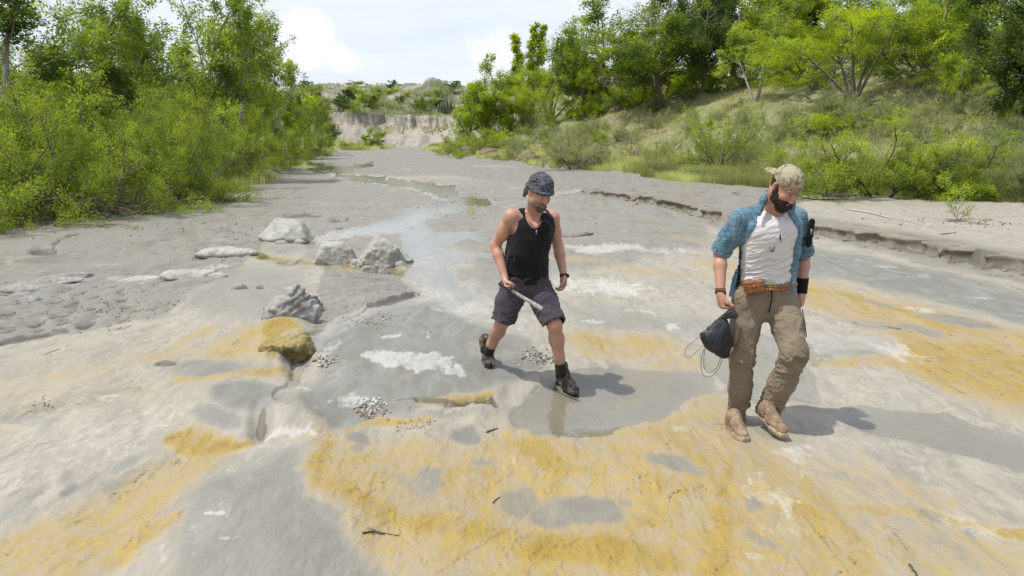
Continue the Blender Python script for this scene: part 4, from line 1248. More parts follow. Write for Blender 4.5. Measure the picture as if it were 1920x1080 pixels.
# watch
wf = (wrR - elR); wf /= np.linalg.norm(wf)
fd = Field(wrR - .07, wrR + .07, .003)
fd.cone(wrR - wf * .012, wrR + wf * .010, .0335, .0335, 0); fd.half(wrR - wf * .012, -wf); fd.half(wrR + wf * .010, wf)
V, F = fd.mesh(); cloth('watch_strap', V, F, M_RUBBER, man1, O1)
fd = Field(wrR - .09, wrR + .09, .003)
wn = N3((.75, -.6, .1)); wn /= np.linalg.norm(wn)
fd.cone(wrR + wn * .030, wrR + wn * .040, .019, .017, 0, flat=wn, f=.6)
V, F = fd.mesh(); cloth('watch_case', V, F, M_GLASSY, man1, O1)
# necklace with a pendant
mb = MB()
pend = q(1006, 431, 5.635) - O1
n0 = nk0 - O1
pts = [n0 + (-.062, -.01, .03), n0 + (-.055, -.080, .0), n0 + (-.028, -.128, -.055), pend + (0, .004, .012), n0 + (.046, -.120, -.05), n0 + (.058, -.072, .0), n0 + (.058, -.0, .03)]
mb.tube(pts, .0028, 5); mb.build('necklace', M_LACE, man1)
mb = MB(); mb.tube([pend, pend + (0, -.004, -.014), pend + (0, -.004, -.034)], [.004, .008, .006], 6); mb.build('pendant', M_STEEL, man1)

# ---- machete, held: a thing of its own
g0 = q(951, 540, 5.585); g1 = q(1017, 579, 5.42)
mo = (g0 + g1) / 2
knife = empty('machete', mo)
tag(knife, 'broad steel machete held in the right hand of the man in black tank top', 'machete')
d = (g1 - g0) / np.linalg.norm(g1 - g0)
L = np.linalg.norm(g1 - g0)
wv = np.cross(d, N3((0, 1, 0))); wv /= np.linalg.norm(wv)
if wv[2] < 0: wv = -wv
nv = np.cross(d, wv)
prof = [(.03, .011, -.011), (L * .3, .012, -.012), (L * .6, .013, -.016), (L * .85, .015, -.022), (L * .96, .015, -.022), (L, .012, -.012)]
v = []; f = []
for x, a, b in prof:
    for (w_, n_) in ((a, 0.0016), (a, -.0016), ((b * .8), -.0016), (b, 0), ((b * .8), .0016)):
        v.append(g0 + d * x + wv * w_ + nv * n_ - mo)
for i in range(len(prof) - 1):
    for j in range(5):
        f.append((i * 5 + j, i * 5 + (j + 1) % 5, i * 5 + 5 + (j + 1) % 5, i * 5 + 5 + j))
mb = MB(); mb.add(v, f, [(0, 1, 2), (0, 2, 3), (0, 3, 4)]); mb.build('blade', M_STEEL, knife, False)
mb = MB(); mb.tube([g0 - d * .075 - mo, g0 - d * .03 - mo, g0 + d * .03 - mo, g0 + d * .04 - mo], [.017, .014, .014, .016], 8); mb.build('handle', M_RUBBER, knife)

# ================================================================== the man in the open blue shirt
OX = N3((*G(1420, 815), 0.0)); O2 = N3((OX[0], OX[1], hz(OX[0], OX[1])))
man2 = empty('person', O2)
tag(man2, 'bearded man looking down in open blue plaid shirt, white tee and khaki trousers', 'person')
TORSO2 = [sec(q(1433, 598, 5.02), .130, .10, 8), sec(q(1434, 575, 5.02), .168, .122, 8), sec(q(1436, 550, 5.02), .176, .125, 8), sec(q(1438, 525, 5.01), .172, .122, 9), sec(q(1440, 498, 5.0), .168, .122, 10), sec(q(1443, 470, 4.98), .172, .125, 11),
          sec(q(1446, 440, 4.97), .184, .130, 12), sec(q(1447, 418, 4.98), .182, .122, 12), sec(q(1447, 402, 5.0), .160, .10, 12), sec(q(1448, 390, 5.0), .10, .07, 12)]
shL = q(1388, 411, 4.96); elL = q(1350, 474, 5.02); wrL = q(1351, 551, 4.88)
shR = q(1494, 408, 5.05); elR = q(1507, 478, 5.12); wrR = q(1503, 548, 5.06)
hpL = q(1402, 562, 4.98); knL = q(1392, 668, 4.92); anL = q(1384, 786, 4.99)
hpR = q(1464, 560, 5.03); knR = q(1490, 664, 4.72); anR = q(1444, 768, 4.90)
HC2 = q(1473, 351, 4.80); M2 = (rot(21, 36, 5), HC2)
T2 = lambda c: M2[0] @ np.asarray(c, dtype=float) + M2[1]
nk0 = q(1447, 396, 4.98); chest = q(1446, 430, 4.97)
fd = Field((elL[0] - .14, 4.4, min(anL[2], anR[2]) - .12), (elR[0] + .2, 5.4, HC2[2] + .16), .005)
fd.loft(TORSO2, 0, .02)
fd.cone(nk0 - (0, 0, .03), T2((0, .035, -.05)), .064, .060, .03)
for sh, el, wr, sd_ in ((shL, elL, wrL, -1), (shR, elR, wrR, 1)):
    fd.cone(nk0 + (0, .01, .0), sh, .048, .046, .04)
    fd.ell(sh + (sd_ * .008, 0, -.012), (.058, .058, .066), None, .03)
    fd.chain([sh, sh * .45 + el * .55, el], [.054, .049, .040], .02)
    fd.chain([el, el * .7 + wr * .3, wr], [.041, .043, .028], .02)
for hp, kn, an in ((hpL, knL, anL), (hpR, knR, anR)):
    fd.chain([hp, hp * .5 + kn * .5, kn], [.09, .08, .056], .03)
    fd.chain([kn, kn * .68 + an * .32, an], [.055, .058, .038], .03)
head(fd, M2, 1.05)
gripL2, axL2 = hand(fd, wrL, q(1354, 590, 4.86) - wrL, (.85, .15, 0), 1, (72, 85, 55), 3, (30, 40), 1.05, True)
hand(fd, wrR, q(1505, 585, 5.04) - wrR, (-.8, .5, 0), -1, (40, 45, 30), 4, (25, 25), 1.0)
V, F = fd.mesh(); V = smooth_mesh(V, F, 1, .4)
C, qh = skin_cols(V, M2, .6)
cloth('body', V, F, M_SKIN, man2, O2, C)
# full beard, moustache and hair
fd = Field(HC2 - .19, HC2 + .17, .003)
E = lambda c, r, k=.012, mode='add', R=None: fd.ell(c, r, R, k, mode, M2)
E((0, -.066, -.100), (.050, .046, .048), .02); E((0, -.094, -.049), (.032, .012, .009), .012)
for s_ in (-1, 1):
    E((s_ * .040, -.060, -.070), (.022, .036, .034), .02); E((s_ * .060, -.025, -.060), (.016, .036, .044), .02)
    E((s_ * .069, -.004, -.022), (.011, .018, .040), .015)
E((0, -.108, -.064), (.019, .014, .007), .004, 'cut')
V, F = fd.mesh(); V = V + normals(V, F) * (fbm3(V * 95, 4, 3) * .010)[:, None]
cloth('beard', V, F, M_HAIR, man2, O2)
fd = Field(HC2 - .17, HC2 + .17, .0035)
E((0, .024, .022), (.080, .090, .094), .01); E((0, -.10, -.05), (.2, .08, .088), .0, 'cut'); E((0, -.07, -.07), (.2, .09, .09), .0, 'cut')
V, F = fd.mesh(); V = V + normals(V, F) * (fbm3(V * 110, 4, 3) * .005)[:, None]
cloth('hair', V, F, M_HAIR, man2, O2)
# the cap worn back to front
t = NT('washed_camouflage'); p = t.pos(obj=True)
c = t.mix(t.rng(t.noise(17, 2, .5, p, .6), .52, .56), (.36, .32, .225), (.25, .225, .15))
c = t.mix(t.rng(t.noise(23, 2, .5, t.pos((1.2, 1, .9), True), 1.), .58, .61), c, (.19, .135, .085))
c = t.mix(t.rng(t.noise(40, 3, .6, p), .62, .68), c, (.43, .40, .33))
t.set(color=c, rough=.95, spec=.1, normal=t.bump(t.noise(300, 2, .5, p), .4, .002))
M_CAP = t.m
fd = Field(HC2 - .22, HC2 + .22, .004)
E((0, .012, .050), (.086, .106, .094), .01)
E((0, .01, .020), (.079, .098, .06), .004, 'cut')
fd.half(T2((0, 0, .022)), M2[0] @ N3((0, .10, -1)))
E((.0, -.104, .046), (.034, .04, .021), .004, 'cut')          # the half-moon gap over the strap
V, F = fd.mesh(); V = folds(V, F, .0035, (22, 22, 22), 4)
cap = cloth('cap', V, F, M_CAP, man2, O2)
mb = MB()
arc = [T2((.092 * math.sin(a), .012 - .110 * math.cos(a), .026 + .004 * math.cos(a))) - O2 for a in np.linspace(-.62, .62, 12)]
arc2 = [x + M2[0] @ N3((0, .002, 0)) for x in arc]
mb.tube(arc, .0075, 6, flat=.4); mb.build('cap_strap', M_CAP, cap)
fd = Field(HC2 - .05, HC2 + .30, .004) 
fd = Field(T2((0, .13, .02)) - .16, T2((0, .13, .02)) + .16, .004)
E((0, .135, .012), (.074, .070, .010), .008, 'add', rot(0, -12)); E((0, .02, .0), (.078, .098, .14), .0, 'cut')
V, F = fd.mesh(); cloth('brim', V, F, M_CAP, cap, O2)
mb = MB(); mb.add(*[None][:0] or [np.array([T2((0, .012, .146)) - O2 + .006 * N3((math.cos(a) * math.cos(b), math.sin(a) * math.cos(b), math.sin(b))) for a in np.arange(8) * math.pi / 4 for b in (-.8, 0, .8)])], None, [(i * 3 + j, ((i + 1) % 8) * 3 + j, i * 3 + j + 1) for i in range(8) for j in (0, 1)] + [(((i + 1) % 8) * 3 + j, ((i + 1) % 8) * 3 + j + 1, i * 3 + j + 1) for i in range(8) for j in (0, 1)])
mb.build('cap_button', M_CAP, cap)
# white tee
fd = Field((TORSO2[0][0] - .3, 4.7, q(1440, 545, 4.9)[2]), (TORSO2[0][0] + .32, 5.3, nk0[2] + .12), .0045)
fd.loft(TORSO2, .015, .02, zlo=q(1440, 533, 4.88)[2])
for sx in (-1, 1): fd.ell(chest + (sx * .080, -.088, .004), (.085, .045, .070), None, .03)
for sh in (shL, shR): fd.cone(nk0 + (0, .02, .0), sh, .058, .062, .03); fd.cone(sh, sh * .5 + (elL if sh is shL else elR) * .5, .064, .058, .02)
fd.ell(nk0 + (.012, -.085, .045), (.064, .085, .075), rot(12), .006, 'cut')
V, F = fd.mesh()
def tw(v): return .5 + .8 * sstep(nk0[2] - .10, nk0[2] - .45, v[:, 2])
V2 = V.copy(); V2[:, 2] -= .35 * (V[:, 0] - nk0[0])
N_ = normals(V, F)
n = fbm3(V2 * np.array((8, 8, 34)) + fbm3(V * 4, 5, 2)[:, None] * 2.2, 12, 3)
V = V + N_ * ((.35 - np.abs(n) * 2.3) * .0105 * tw(V))[:, None]
cloth('white_tee', V, F, M_TEE, man2, O2)
# trousers
zw = q(1440, 528, 4.9)[2]
fd = Field((anL[0] - .2, 4.4, min(anL[2], anR[2]) - .05), (knR[0] + .25, 5.4, zw + .03), .005)
fd.loft(TORSO2[:5], .014, .03, zhi=zw, zlo=TORSO2[0][2])
legs = [([hpL, hpL * .5 + knL * .5, knL, knL * .5 + anL * .5, anL - (0, -.0, .065)], [.108, .096, .083, .076, .071]),
        ([hpR, hpR * .5 + knR * .5, knR, knR * .5 + anR * .5, anR + (-.02, .01, -.035)], [.108, .104, .084, .088, .082])]
for pts, rad in legs:
    fd.chain(pts, rad, .035)
    d = pts[-1] - pts[-2]; d /= np.linalg.norm(d)
    fd.half(pts[-1] - d * .005, d, 'cut', 0, (pts[-1] - .14, pts[-1] + .14))
    fd.cone(pts[-1] - d * .03, pts[-1] + d * .1, rad[-1] - .012, rad[-1] - .012, 0, 'cut')
V, F = fd.mesh(); V = smooth_mesh(V, F, 1)
def tw(v):
    nearh = np.exp(-((v[:, 2] - anL[2]) / .16) ** 2) + .8 * np.exp(-((v[:, 2] - knL[2] + .05) / .10) ** 2)
    return .35 + 1.0 * nearh
V = folds(V, F, .014, (9, 9, 19), 41, tw)
V = folds(V, F, .007, (13, 13, 9), 47)
V = folds(V, F, .003, (40, 40, 40), 49)
C = np.ones((len(V), 3))
dk = np.linalg.norm((V - (knR + (.03, -.03, .03))) / np.array((.10, .12, .10)), axis=1)
C *= (1 - .22 * (1 - sstep(.75, 1.0, dk)))[:, None]
cloth('trousers', V, F, M_TROUSER, man2, O2, C)
# cargo pockets, fly and side zip
fd = Field(hpR - .3, hpR + .3, .0045)
cp = q(1496, 610, 4.86)
fd.ell(cp, (.035, .055, .085), rot(8, -14, -12), .01)
V, F = fd.mesh(); cloth('cargo_pocket', V, F, M_TROUSER, man2, O2, np.ones((len(V), 3)))
fd = Field(hpL - .3, hpL + .3, .0045)
cp = q(1378, 625, 4.90)
fd.ell(cp, (.028, .055, .085), rot(-8, 0, 3), .01)
V, F = fd.mesh(); cloth('cargo_pocket', V, F, M_TROUSER, man2, O2, np.ones((len(V), 3)))
mb = MB()
mb.tube([q(1504, 580, 4.86) - O2, q(1509, 605, 4.80) - O2, q(1512, 632, 4.76) - O2], .0035, 5)
mb.build('zip', M_RUBBER, man2)
mb = MB(); mb.tube([q(1447, 545, 4.862) - O2, q(1447, 562, 4.858) - O2, q(1442, 585, 4.87) - O2], .0045, 5); mb.build('fly_seam', M_TROUSER, man2)
# belt, buckle and pouch
def belt_pts(off, n=44):
    S = TORSO2[3]; S2 = TORSO2[2]; out = []
    for i in range(n):
        a = i / (n - 1) * 2 * math.pi
        ca, sa = math.cos(a), math.sin(a)
        e = 2 / 2.3
        u = (S[3] + off) * abs(ca) ** e * (1 if ca > 0 else -1); v = (S[4] + off) * abs(sa) ** e * (1 if sa > 0 else -1)
        c, s_ = math.cos(S[5]), math.sin(S[5])
        out.append(N3((S[0] + u * c - v * s_, S[1] + u * s_ + v * c, S[2] - .006 - .030 * max(0, -sa))))
    return out
mb = MB(); mb.tube([x - O2 for x in belt_pts(.017)], .0165, 8, False, flat=.34)
mb.build('belt', M_LEATHER, man2)
bk = q(1447, 537, 4.845)
mb = MB()
for (dx, dz, sx, sz) in ((0, .016, .046, .006), (0, -.016, .046, .006), (-.020, 0, .006, .036), (.020, 0, .006, .036), (.003, 0, .034, .004)):
    mb.box(bk - O2 + (dx, -.004, dz), (sx, .006, sz))
mb.build('belt_buckle', M_BRASS, man2, False)
fd = Field(q(1413, 537, 4.84) - .13, q(1413, 537, 4.84) + .13, .0035)
pc = q(1413, 537, 4.85); Rp = rot(-12, 0, -10)
fd.ell(pc, (.070, .030, .044), Rp, 0); 
def boxcut(c, R, hx, hyy, hzz):
    for i, hh in enumerate((hx, hyy, hzz)):
        for s_ in (-1, 1):
            n = R[:, i] * s_; fd.half(c + n * hh, n, 'cut', .008)
fd.D[:] = .2
fd.ell(pc, (.11, .048, .075), Rp, 0); boxcut(pc, Rp, .064, .026, .040)
V, F = fd.mesh(); V = folds(V, F, .004, (20, 20, 20), 6)
pouch = cloth('belt_pouch', V, F, M_LEATHER, man2, O2)
mb = MB()
a = [pc + Rp @ N3((x, -.029, .012 - .006 * math.cos(x * 28))) - O2 for x in np.linspace(-.060, .060, 9)]
mb.tube(a, .003, 5); mb.box(pc + Rp @ N3((.0, -.031, .004)) - O2, (.012, .008, .022), Rp)
mb.build('pouch_flap', M_LEATHER, pouch)
# the open plaid shirt
t = NT('blue_plaid_cotton'); p = t.n('ShaderNodeTexCoord').outputs['Object']
sx = t.n('ShaderNodeSeparateXYZ'); t.l(p, sx.inputs[0])
wob = t.math('MULTIPLY', t.noise(5, 3, .5, p), .02)
def bands(sock, freq, lo, hi, ph=0.0):
    v = t.math('SINE', t.math('ADD', t.math('MULTIPLY', t.math('ADD', sock, wob), freq), ph))
    return t.rng(v, lo, hi)
ux = t.math('ADD', sx.outputs[0], t.math('MULTIPLY', sx.outputs[1], .7))
c = t.mix(t.rng(t.noise(7, 4, .6, p), .35, .65), (.085, .150, .195), (.160, .250, .295))
c = t.mix(t.math('MULTIPLY', bands(ux, 330, .1, .8), .5), c, (.028, .058, .165))
c = t.mix(t.math('MULTIPLY', bands(sx.outputs[2], 330, .1, .8), .45), c, (.035, .085, .19))
c = t.mix(t.math('MULTIPLY', bands(ux, 165, .80, .97, 1.2), .5), c, (.17, .34, .36))
c = t.mix(t.math('MULTIPLY', bands(sx.outputs[2], 165, .80, .97, .4), .40), c, (.15, .34, .32))
c = t.mix(t.rng(t.noise(12, 4, .6, p), .55, .75, 0, .25), c, (.20, .36, .42))
t.set(color=c, rough=.9, spec=.12, sheen=.1, normal=t.bump(t.noise(400, 2, .5, p), .3, .0015))
M_PLAID = t.m
zl = q(1370, 556, 4.95)[2]
ek = [sec(N3((TORSO2[2][0] - .015, TORSO2[2][1] + .02, zl - .02)), .225, .168, 8), sec(N3((TORSO2[3][0] - .012, TORSO2[3][1] + .02, TORSO2[3][2])), .212, .158, 9)] + [tuple(list(s_)[:3]) + (s_[3] + .020 + .012 * (i < 2), s_[4] + .022, s_[5]) for i, s_ in enumerate(TORSO2[4:])]
def shirt(inf):
    fd = Field((elL[0] - .16, 4.65, zl - .03), (elR[0] + .18, 5.4, nk0[2] + .14), .0042)
    fd.loft(ek, inf, .02, zlo=zl - .02)
    for sx_ in (-1, 1): fd.ell(chest + (sx_ * .080, -.092, .004), (.088 + inf, .050 + inf, .075 + inf), None, .03)
    for sh, el in ((shL, elL), (shR, elR)):
        fd.cone(nk0 + (0, .015, .008), sh + (0, 0, .004), .060 + inf, .062 + inf, .03)
        e2 = sh + (el - sh) * .98
        fd.chain([sh, sh * .5 + e2 * .5, e2], [.068 + inf, .070 + inf, .066 + inf], .03)
    return fd
outer = shirt(0.0); inner = shirt(-.0075)
for sh, el in ((shL, elL), (shR, elR)):
    d = (el - sh) / np.linalg.norm(el - sh)
    inner.cone(sh + (el - sh) * .9, el + d * .12, .060, .062, .0)
    outer.half(sh + (el - sh) * .97, d, 'cut', 0, (sh + (el - sh) * .97 - .10, sh + (el - sh) * .97 + .13))
inner.cone(nk0 + (.0, -.01, -.01), nk0 + (.01, -.02, .2), .066, .09, .0)
inner.loft([(ek[0][0], ek[0][1], zl - .06, ek[0][3] - .008, ek[0][4] - .008, ek[0][5]), (ek[0][0], ek[0][1], zl + .01, ek[0][3] - .008, ek[0][4] - .008, ek[0][5])], 0, 0)
fd = outer; fd.D = np.maximum(outer.D, -inner.D)
# the gap down the front, as wide as it hangs open
eL = [(1447, 352), (1440, 372), (1428, 402), (1410, 440), (1394, 480), (1384, 515), (1378, 560)]
eR = [(1480, 352), (1482, 372), (1483, 405), (1494, 432), (1493, 465), (1487, 505), (1490, 560)]
zs_ = []; 
XL = [q(a, b, 4.84) for a, b in eL]; XR = [q(a, b, 4.86) for a, b in eR]
sl, X, Y, Z = fd.win(fd.lo, fd.lo + fd.h * fd.n)
zL = np.array([v[2] for v in XL])[::-1]; xL = np.array([v[0] for v in XL])[::-1]
zR = np.array([v[2] for v in XR])[::-1]; xR = np.array([v[0] for v in XR])[::-1]
a = np.interp(Z, zL, xL); b = np.interp(Z, zR, xR)
gap = np.maximum(np.maximum(a - X, X - b), Y - 4.99)
fd.D = np.maximum(fd.D, -gap.astype(np.float32))
V, F = fd.mesh()
V = folds(V, F, .010, (12, 12, 12), 53, lambda v: .5 + .6 * sstep(nk0[2], nk0[2] - .3, v[:, 2]))
shirt_o = cloth('open_shirt', V, F, M_PLAID, man2, O2)
fd = Field(nk0 - .2, nk0 + .2, .004)
cl = [q(1424, 402, 4.83), q(1430, 380, 4.86), q(1440, 362, 4.93), nk0 + (-.035, .075, .075), nk0 + (.03, .085, .075), nk0 + (.07, .04, .06), q(1486, 372, 4.88), q(1487, 400, 4.84)]
fd.chain(cl, [.012, .026, .026, .026, .026, .026, .024, .012], .015, flat=(0, 1, .25), f=.42)
V, F = fd.mesh(); V = folds(V, F, .004, (20, 20, 20), 3)
cloth('collar', V, F, M_PLAID, shirt_o, O2)
# rolled cuffs
for sh, el in ((shL, elL), (shR, elR)):
    d = (el - sh) / np.linalg.norm(el - sh); c0 = sh + (el - sh) * .90
    fd = Field(c0 - .13, c0 + .15, .004)
    fd.cone(c0 - d * .018, c0 + d * .030, .074, .071, 0); fd.half(c0 + d * .030, d); fd.half(c0 - d * .018, -d)
    fd.cone(c0 - d * .1, c0 + d * .13, .064, .062, 0, 'cut')
    V, F = fd.mesh(); V = folds(V, F, .005, (25, 25, 25), 9); cloth('cuff', V, F, M_PLAID, shirt_o, O2)
# dog tags, bracelets, wrist guard, arm holster
c1 = q(1463, 442, 4.80) - O2; c2 = q(1449, 462, 4.79) - O2; nn0 = nk0 - O2
mb = MB(); mb.tube([q(1462, 433, 4.80) - O2, c1 + (0, 0, -.0)], .0018, 4); mb.tube([c1 + (0, 0, .0), (c1 + c2) / 2 + (0, -.004, 0), c2], .0018, 4)
mb.build('neck_chain', M_STEEL, man2)
mb = MB(); mb.box(c1 + (0, -.004, -.012), (.010, .004, .042), rot(0, 0, -8)); mb.build('dog_tag', simple('red_black_tag', (.07, .03, .03), .4), man2, False)
mb = MB(); mb.box(c2 + (-.002, -.006, -.014), (.026, .003, .044), rot(0, 0, 16)); mb.build('dog_tag', M_STEEL, man2, False)
d = (wrL - elL) / np.linalg.norm(wrL - elL)
uu = np.cross(d, N3((0, 1, 0))); uu /= np.linalg.norm(uu); vv = np.cross(d, uu)
for i, (o_, r_, m_) in enumerate(((-.035, .0335, M_LEATHER), (-.020, .034, M_LEATHER), (-.004, .034, M_LACE))):
    mb = MB(); c0 = wrL + d * o_ - O2
    mb.tube([c0 + r_ * (uu * math.cos(a) + vv * math.sin(a)) + d * .006 * math.sin(a + i) for a in np.linspace(0, 2 * math.pi, 22)], .0042, 5, False)
    mb.build('bracelet', m_, man2)
d = (wrR - elR) / np.linalg.norm(wrR - elR)
fd = Field(wrR - .2, wrR + .1, .0045)
fd.cone(elR + (wrR - elR) * .42, wrR + d * .01, .047, .036, 0); fd.half(elR + (wrR - elR) * .42, -d); fd.half(wrR + d * .01, d)
V, F = fd.mesh(); V = folds(V, F, .003, (30, 30, 60), 3); cloth('wrist_guard', V, F, M_ELASTIC, man2, O2)
hc = q(1519, 437, 4.99)
fd = Field(hc - .16, hc + .16, .0035); Rh = rot(25, 0, 4)
fd.cone(hc + (.006, 0, .075), hc - (.004, 0, .075), .024, .022, 0, flat=Rh[:, 1], f=.7)
V, F = fd.mesh(); hol = cloth('arm_sheath', V, F, M_ELASTIC, man2, O2)
mb = MB(); a0 = shR + (elR - shR) * .5 - O2
mb.tube([a0 + .079 * N3((math.cos(a), math.sin(a), .1 * math.cos(a))) for a in np.linspace(0, 2 * math.pi, 26)], .010, 6, False, flat=.4)
mb.build('sheath_strap', M_ELASTIC, hol)
mb = MB(); mb.tube([hc - O2 + (.0, -.018, .03), hc - O2 + (-.002, -.020, -.01)], .006, 6); mb.build('buckle', M_STEEL, hol)
# boots
hl = N3((*G(1380, 800), 0)); tl = N3((*G(1394, 833), 0)); hl[2] = hz(hl[0], hl[1]); tl[2] = hz(tl[0], tl[1])
hl = tl + (-.01, .27, hl[2] - tl[2])
boot(man2, O2, hl, tl, anL + (0, 0, 0), (M_BOOT2, M_BOOT2D), (0, 0, 1), .295, .15)
tr_ = N3((*G(1502, 852), 0)); tr_[2] = hz(tr_[0], tr_[1]) + .0
hr_ = N3(P(1424, 794, 4.88)); hr_[2] = tr_[2] + .085
boot(man2, O2, hr_, tr_, anR, (M_BOOT2, M_BOOT2D), (.0, .0, 1), .305, .15, seed=5)

# ---- the black drawstring bag in his hand
gc = q(1356, 600, 4.84)
bag = empty('drawstring_bag', gc)
tag(bag, 'small black drawstring bag hanging from the hand of the man in blue shirt', 'bag')
fd = Field(q(1345, 640, 4.84) - .2, q(1345, 640, 4.84) + .2, .004)
B = lambda px, py, Y=4.84: q(px, py, Y)
fd.cone(B(1356, 598), B(1350, 618), .022, .050, .03, flat=(0, 1, 0), f=.7)
fd.chain([B(1350, 615), B(1340, 636), B(1352, 656)], [.050, .072, .046], .05, flat=(0, 1, 0), f=.62)
fd.cone(B(1345, 630), B(1321, 627), .05, .020, .05, flat=(0, 1, 0), f=.6)
fd.cone(B(1350, 640), B(1361, 667), .058, .018, .05, flat=(0, 1, 0), f=.6)
fd.cone(B(1352, 625), B(1362, 640), .05, .045, .04, flat=(0, 1, 0), f=.6)
V, F = fd.mesh()
V = folds(V, F, .012, (26, 26, 9), 5)
t = NT('black_ripstop_nylon'); p = t.pos(obj=True)
t.set(color=t.mix(t.rng(t.noise(9, 4, .6, p), .4, .65), (.012, .013, .016), (.035, .037, .044)), rough=.5, spec=.4, normal=t.bump(t.noise(40, 3, .6, p), .4, .004))
cloth('bag_sack', V, F, t.m, bag, gc)
fd = Field(B(1374, 588) - .09, B(1374, 588) + .09, .0035)
fd.chain([B(1358, 594, 4.84), B(1371, 588, 4.81), B(1379, 592, 4.80)], [.018, .028, .022], .01)
V, F = fd.mesh(); V = folds(V, F, .008, (60, 60, 60), 5); cloth('gathered_neck', V, F, t.m, bag, gc)
M_CORD = simple('beige_cord', (.16, .14, .11), .8)
for cp in ([(1322, 626), (1300, 640), (1285, 652), (1283, 668), (1292, 672), (1312, 655), (1325, 640)],
           [(1355, 668), (1350, 690), (1335, 706), (1322, 708), (1314, 698), (1314, 670), (1322, 650)],
           [(1352, 668), (1344, 692), (1328, 701), (1319, 690), (1320, 660), (1326, 645)]):
    mb = MB()
    k = np.array([B(a, b, 4.83) - gc for a, b in cp]); tt = np.linspace(0, len(k) - 1, 26)
    sm = np.stack([np.interp(tt, np.arange(len(k)), k[:, i]) for i in range(3)], 1)
    for _ in range(4): sm[1:-1] = (sm[:-2] + 2 * sm[1:-1] + sm[2:]) / 4
    mb.tube(sm, .0022, 5); mb.build('cord', M_CORD, bag)
# ------------------------------------------------------------------ leaves, bark and the plant builders
def leaf_mat(name, dark, lite, trans=.35, rough=.55):
    t = NT(name)
    tint = t.sepc(t.attr('tint', 'Color'))
    oi = t.n('ShaderNodeObjectInfo')
    f = t.math('ADD', t.math('MULTIPLY', tint[0], .75), t.math('MULTIPLY', t.math('SUBTRACT', oi.outputs['Random'], .5), .35), True)
    c = t.mix(f, dark, lite)
    c = t.mix(t.math('MULTIPLY', tint[1], .8), c, (.20, .17, .075))
    t.set(color=c, rough=rough, spec=.25)
    tl = t.n('ShaderNodeBsdfTranslucent')
    hs = t.n('ShaderNodeHueSaturation'); hs.inputs['Hue'].default_value = .49; hs.inputs['Saturation'].default_value = 1.1; hs.inputs['Value'].default_value = 1.5
    t.l(c, hs.inputs['Color']); t.l(hs.outputs[0], tl.inputs[0])
    m = t.n('ShaderNodeMixShader'); m.inputs[0].default_value = trans
    t.l(t.b.outputs[0], m.inputs[1]); t.l(tl.outputs[0], m.inputs[2]); t.l(m.outputs[0], t.o.inputs[0])
    return t.m
LF = {
 'feather': leaf_mat('feathery_leaf', (.115, .175, .025), (.400, .500, .070), .48),
 'bright': leaf_mat('bright_leaf', (.165, .245, .022), (.450, .560, .050), .48),
 'broad': leaf_mat('broad_leaf', (.080, .140, .020), (.350, .460, .055), .48),
 'dark': leaf_mat('dark_leaf', (.032, .068, .012), (.150, .220, .030), .36),
 'grey': leaf_mat('grey_green_leaf', (.19, .225, .080), (.43, .475, .210), .46),
 'pale': leaf_mat('pale_leaf', (.190, .250, .085), (.400, .460, .200), .4),
 'lime': leaf_mat('lime_leaf', (.230, .320, .025), (.430, .540, .045), .42),
}
M_BARK = simple('grey_bark', (.17, .145, .115), .95, .3, 14, .01, 30)
M_BARKP = simple('pale_bark', (.33, .30, .25), .9, .25, 14, .006, 30)
M_BARKD = simple('dark_bark', (.075, .06, .045), .95, .3, 14, .01, 30)
M_TWIG = simple('dry_twig', (.22, .19, .15), .95, .3, 14)

def skeleton(rng, stems, levels):
    """stems: (base, direction, length, radius); levels: dicts for the child branches"""
    out = []
    def grow(p, d, L, r, lv):
        spec = levels[lv]
        n = spec.get('n', 5)
        pts = [p]; rad = [r]
        for i in range(n):
            d = d + N3((rng.gauss(0, 1), rng.gauss(0, 1), rng.gauss(0, 1))) * spec.get('wander', .18) + N3((0, 0, spec.get('up', .05)))
            d /= np.linalg.norm(d)
            p = p + d * L / n
            if p[2] < .05: p[2] = .05; d[2] = abs(d[2])
            pts.append(p); rad.append(r * (1 - (i + 1) / n * spec.get('taper', .65)))
        out.append((lv, pts, rad))
        if lv + 1 < len(levels):
            ch = levels[lv + 1]
            k = ch['kids'] if isinstance(ch['kids'], int) else rng.randint(*ch['kids'])
            for j in range(k):
                t = ch.get('from', .25) + (1 - ch.get('from', .25)) * (j + rng.random()) / k
                f = t * n; i = min(int(f), n - 1); q = pts[i] * (1 - f + i) + pts[i + 1] * (f - i)
                dd = (pts[i + 1] - pts[i]); dd /= np.linalg.norm(dd)
                a = math.radians(ch.get('ang', 45) + rng.uniform(-14, 14))
                w = N3((rng.gauss(0, 1), rng.gauss(0, 1), rng.gauss(0, 1) * ch.get('flat', 1.0)))
                w -= dd * (w @ dd); w /= np.linalg.norm(w) + 1e-9
                nd = dd * math.cos(a) + w * math.sin(a)
                grow(q, nd, L * ch['len'] * rng.uniform(.7, 1.25) * (1 - ch.get('short', .3) * t), max(.004, rad[i] * ch.get('rad', .5)), lv + 1)
    for s_ in stems:
        grow(N3(s_[0]), N3(s_[1]) / np.linalg.norm(s_[1]), s_[2], s_[3], 0)
    return out
def wood_mesh(name, br, mat, minr=.0, sides=(7, 6, 4, 3, 3)):
    mb = MB()
    for lv, pts, rad in br:
        if rad[0] < minr: continue
        mb.tube(pts, np.maximum(rad, .003), sides[min(lv, 4)], False)
    v = np.concatenate(mb.v); return mesh_np(name, v, np.concatenate(mb.f4), True, [mat])
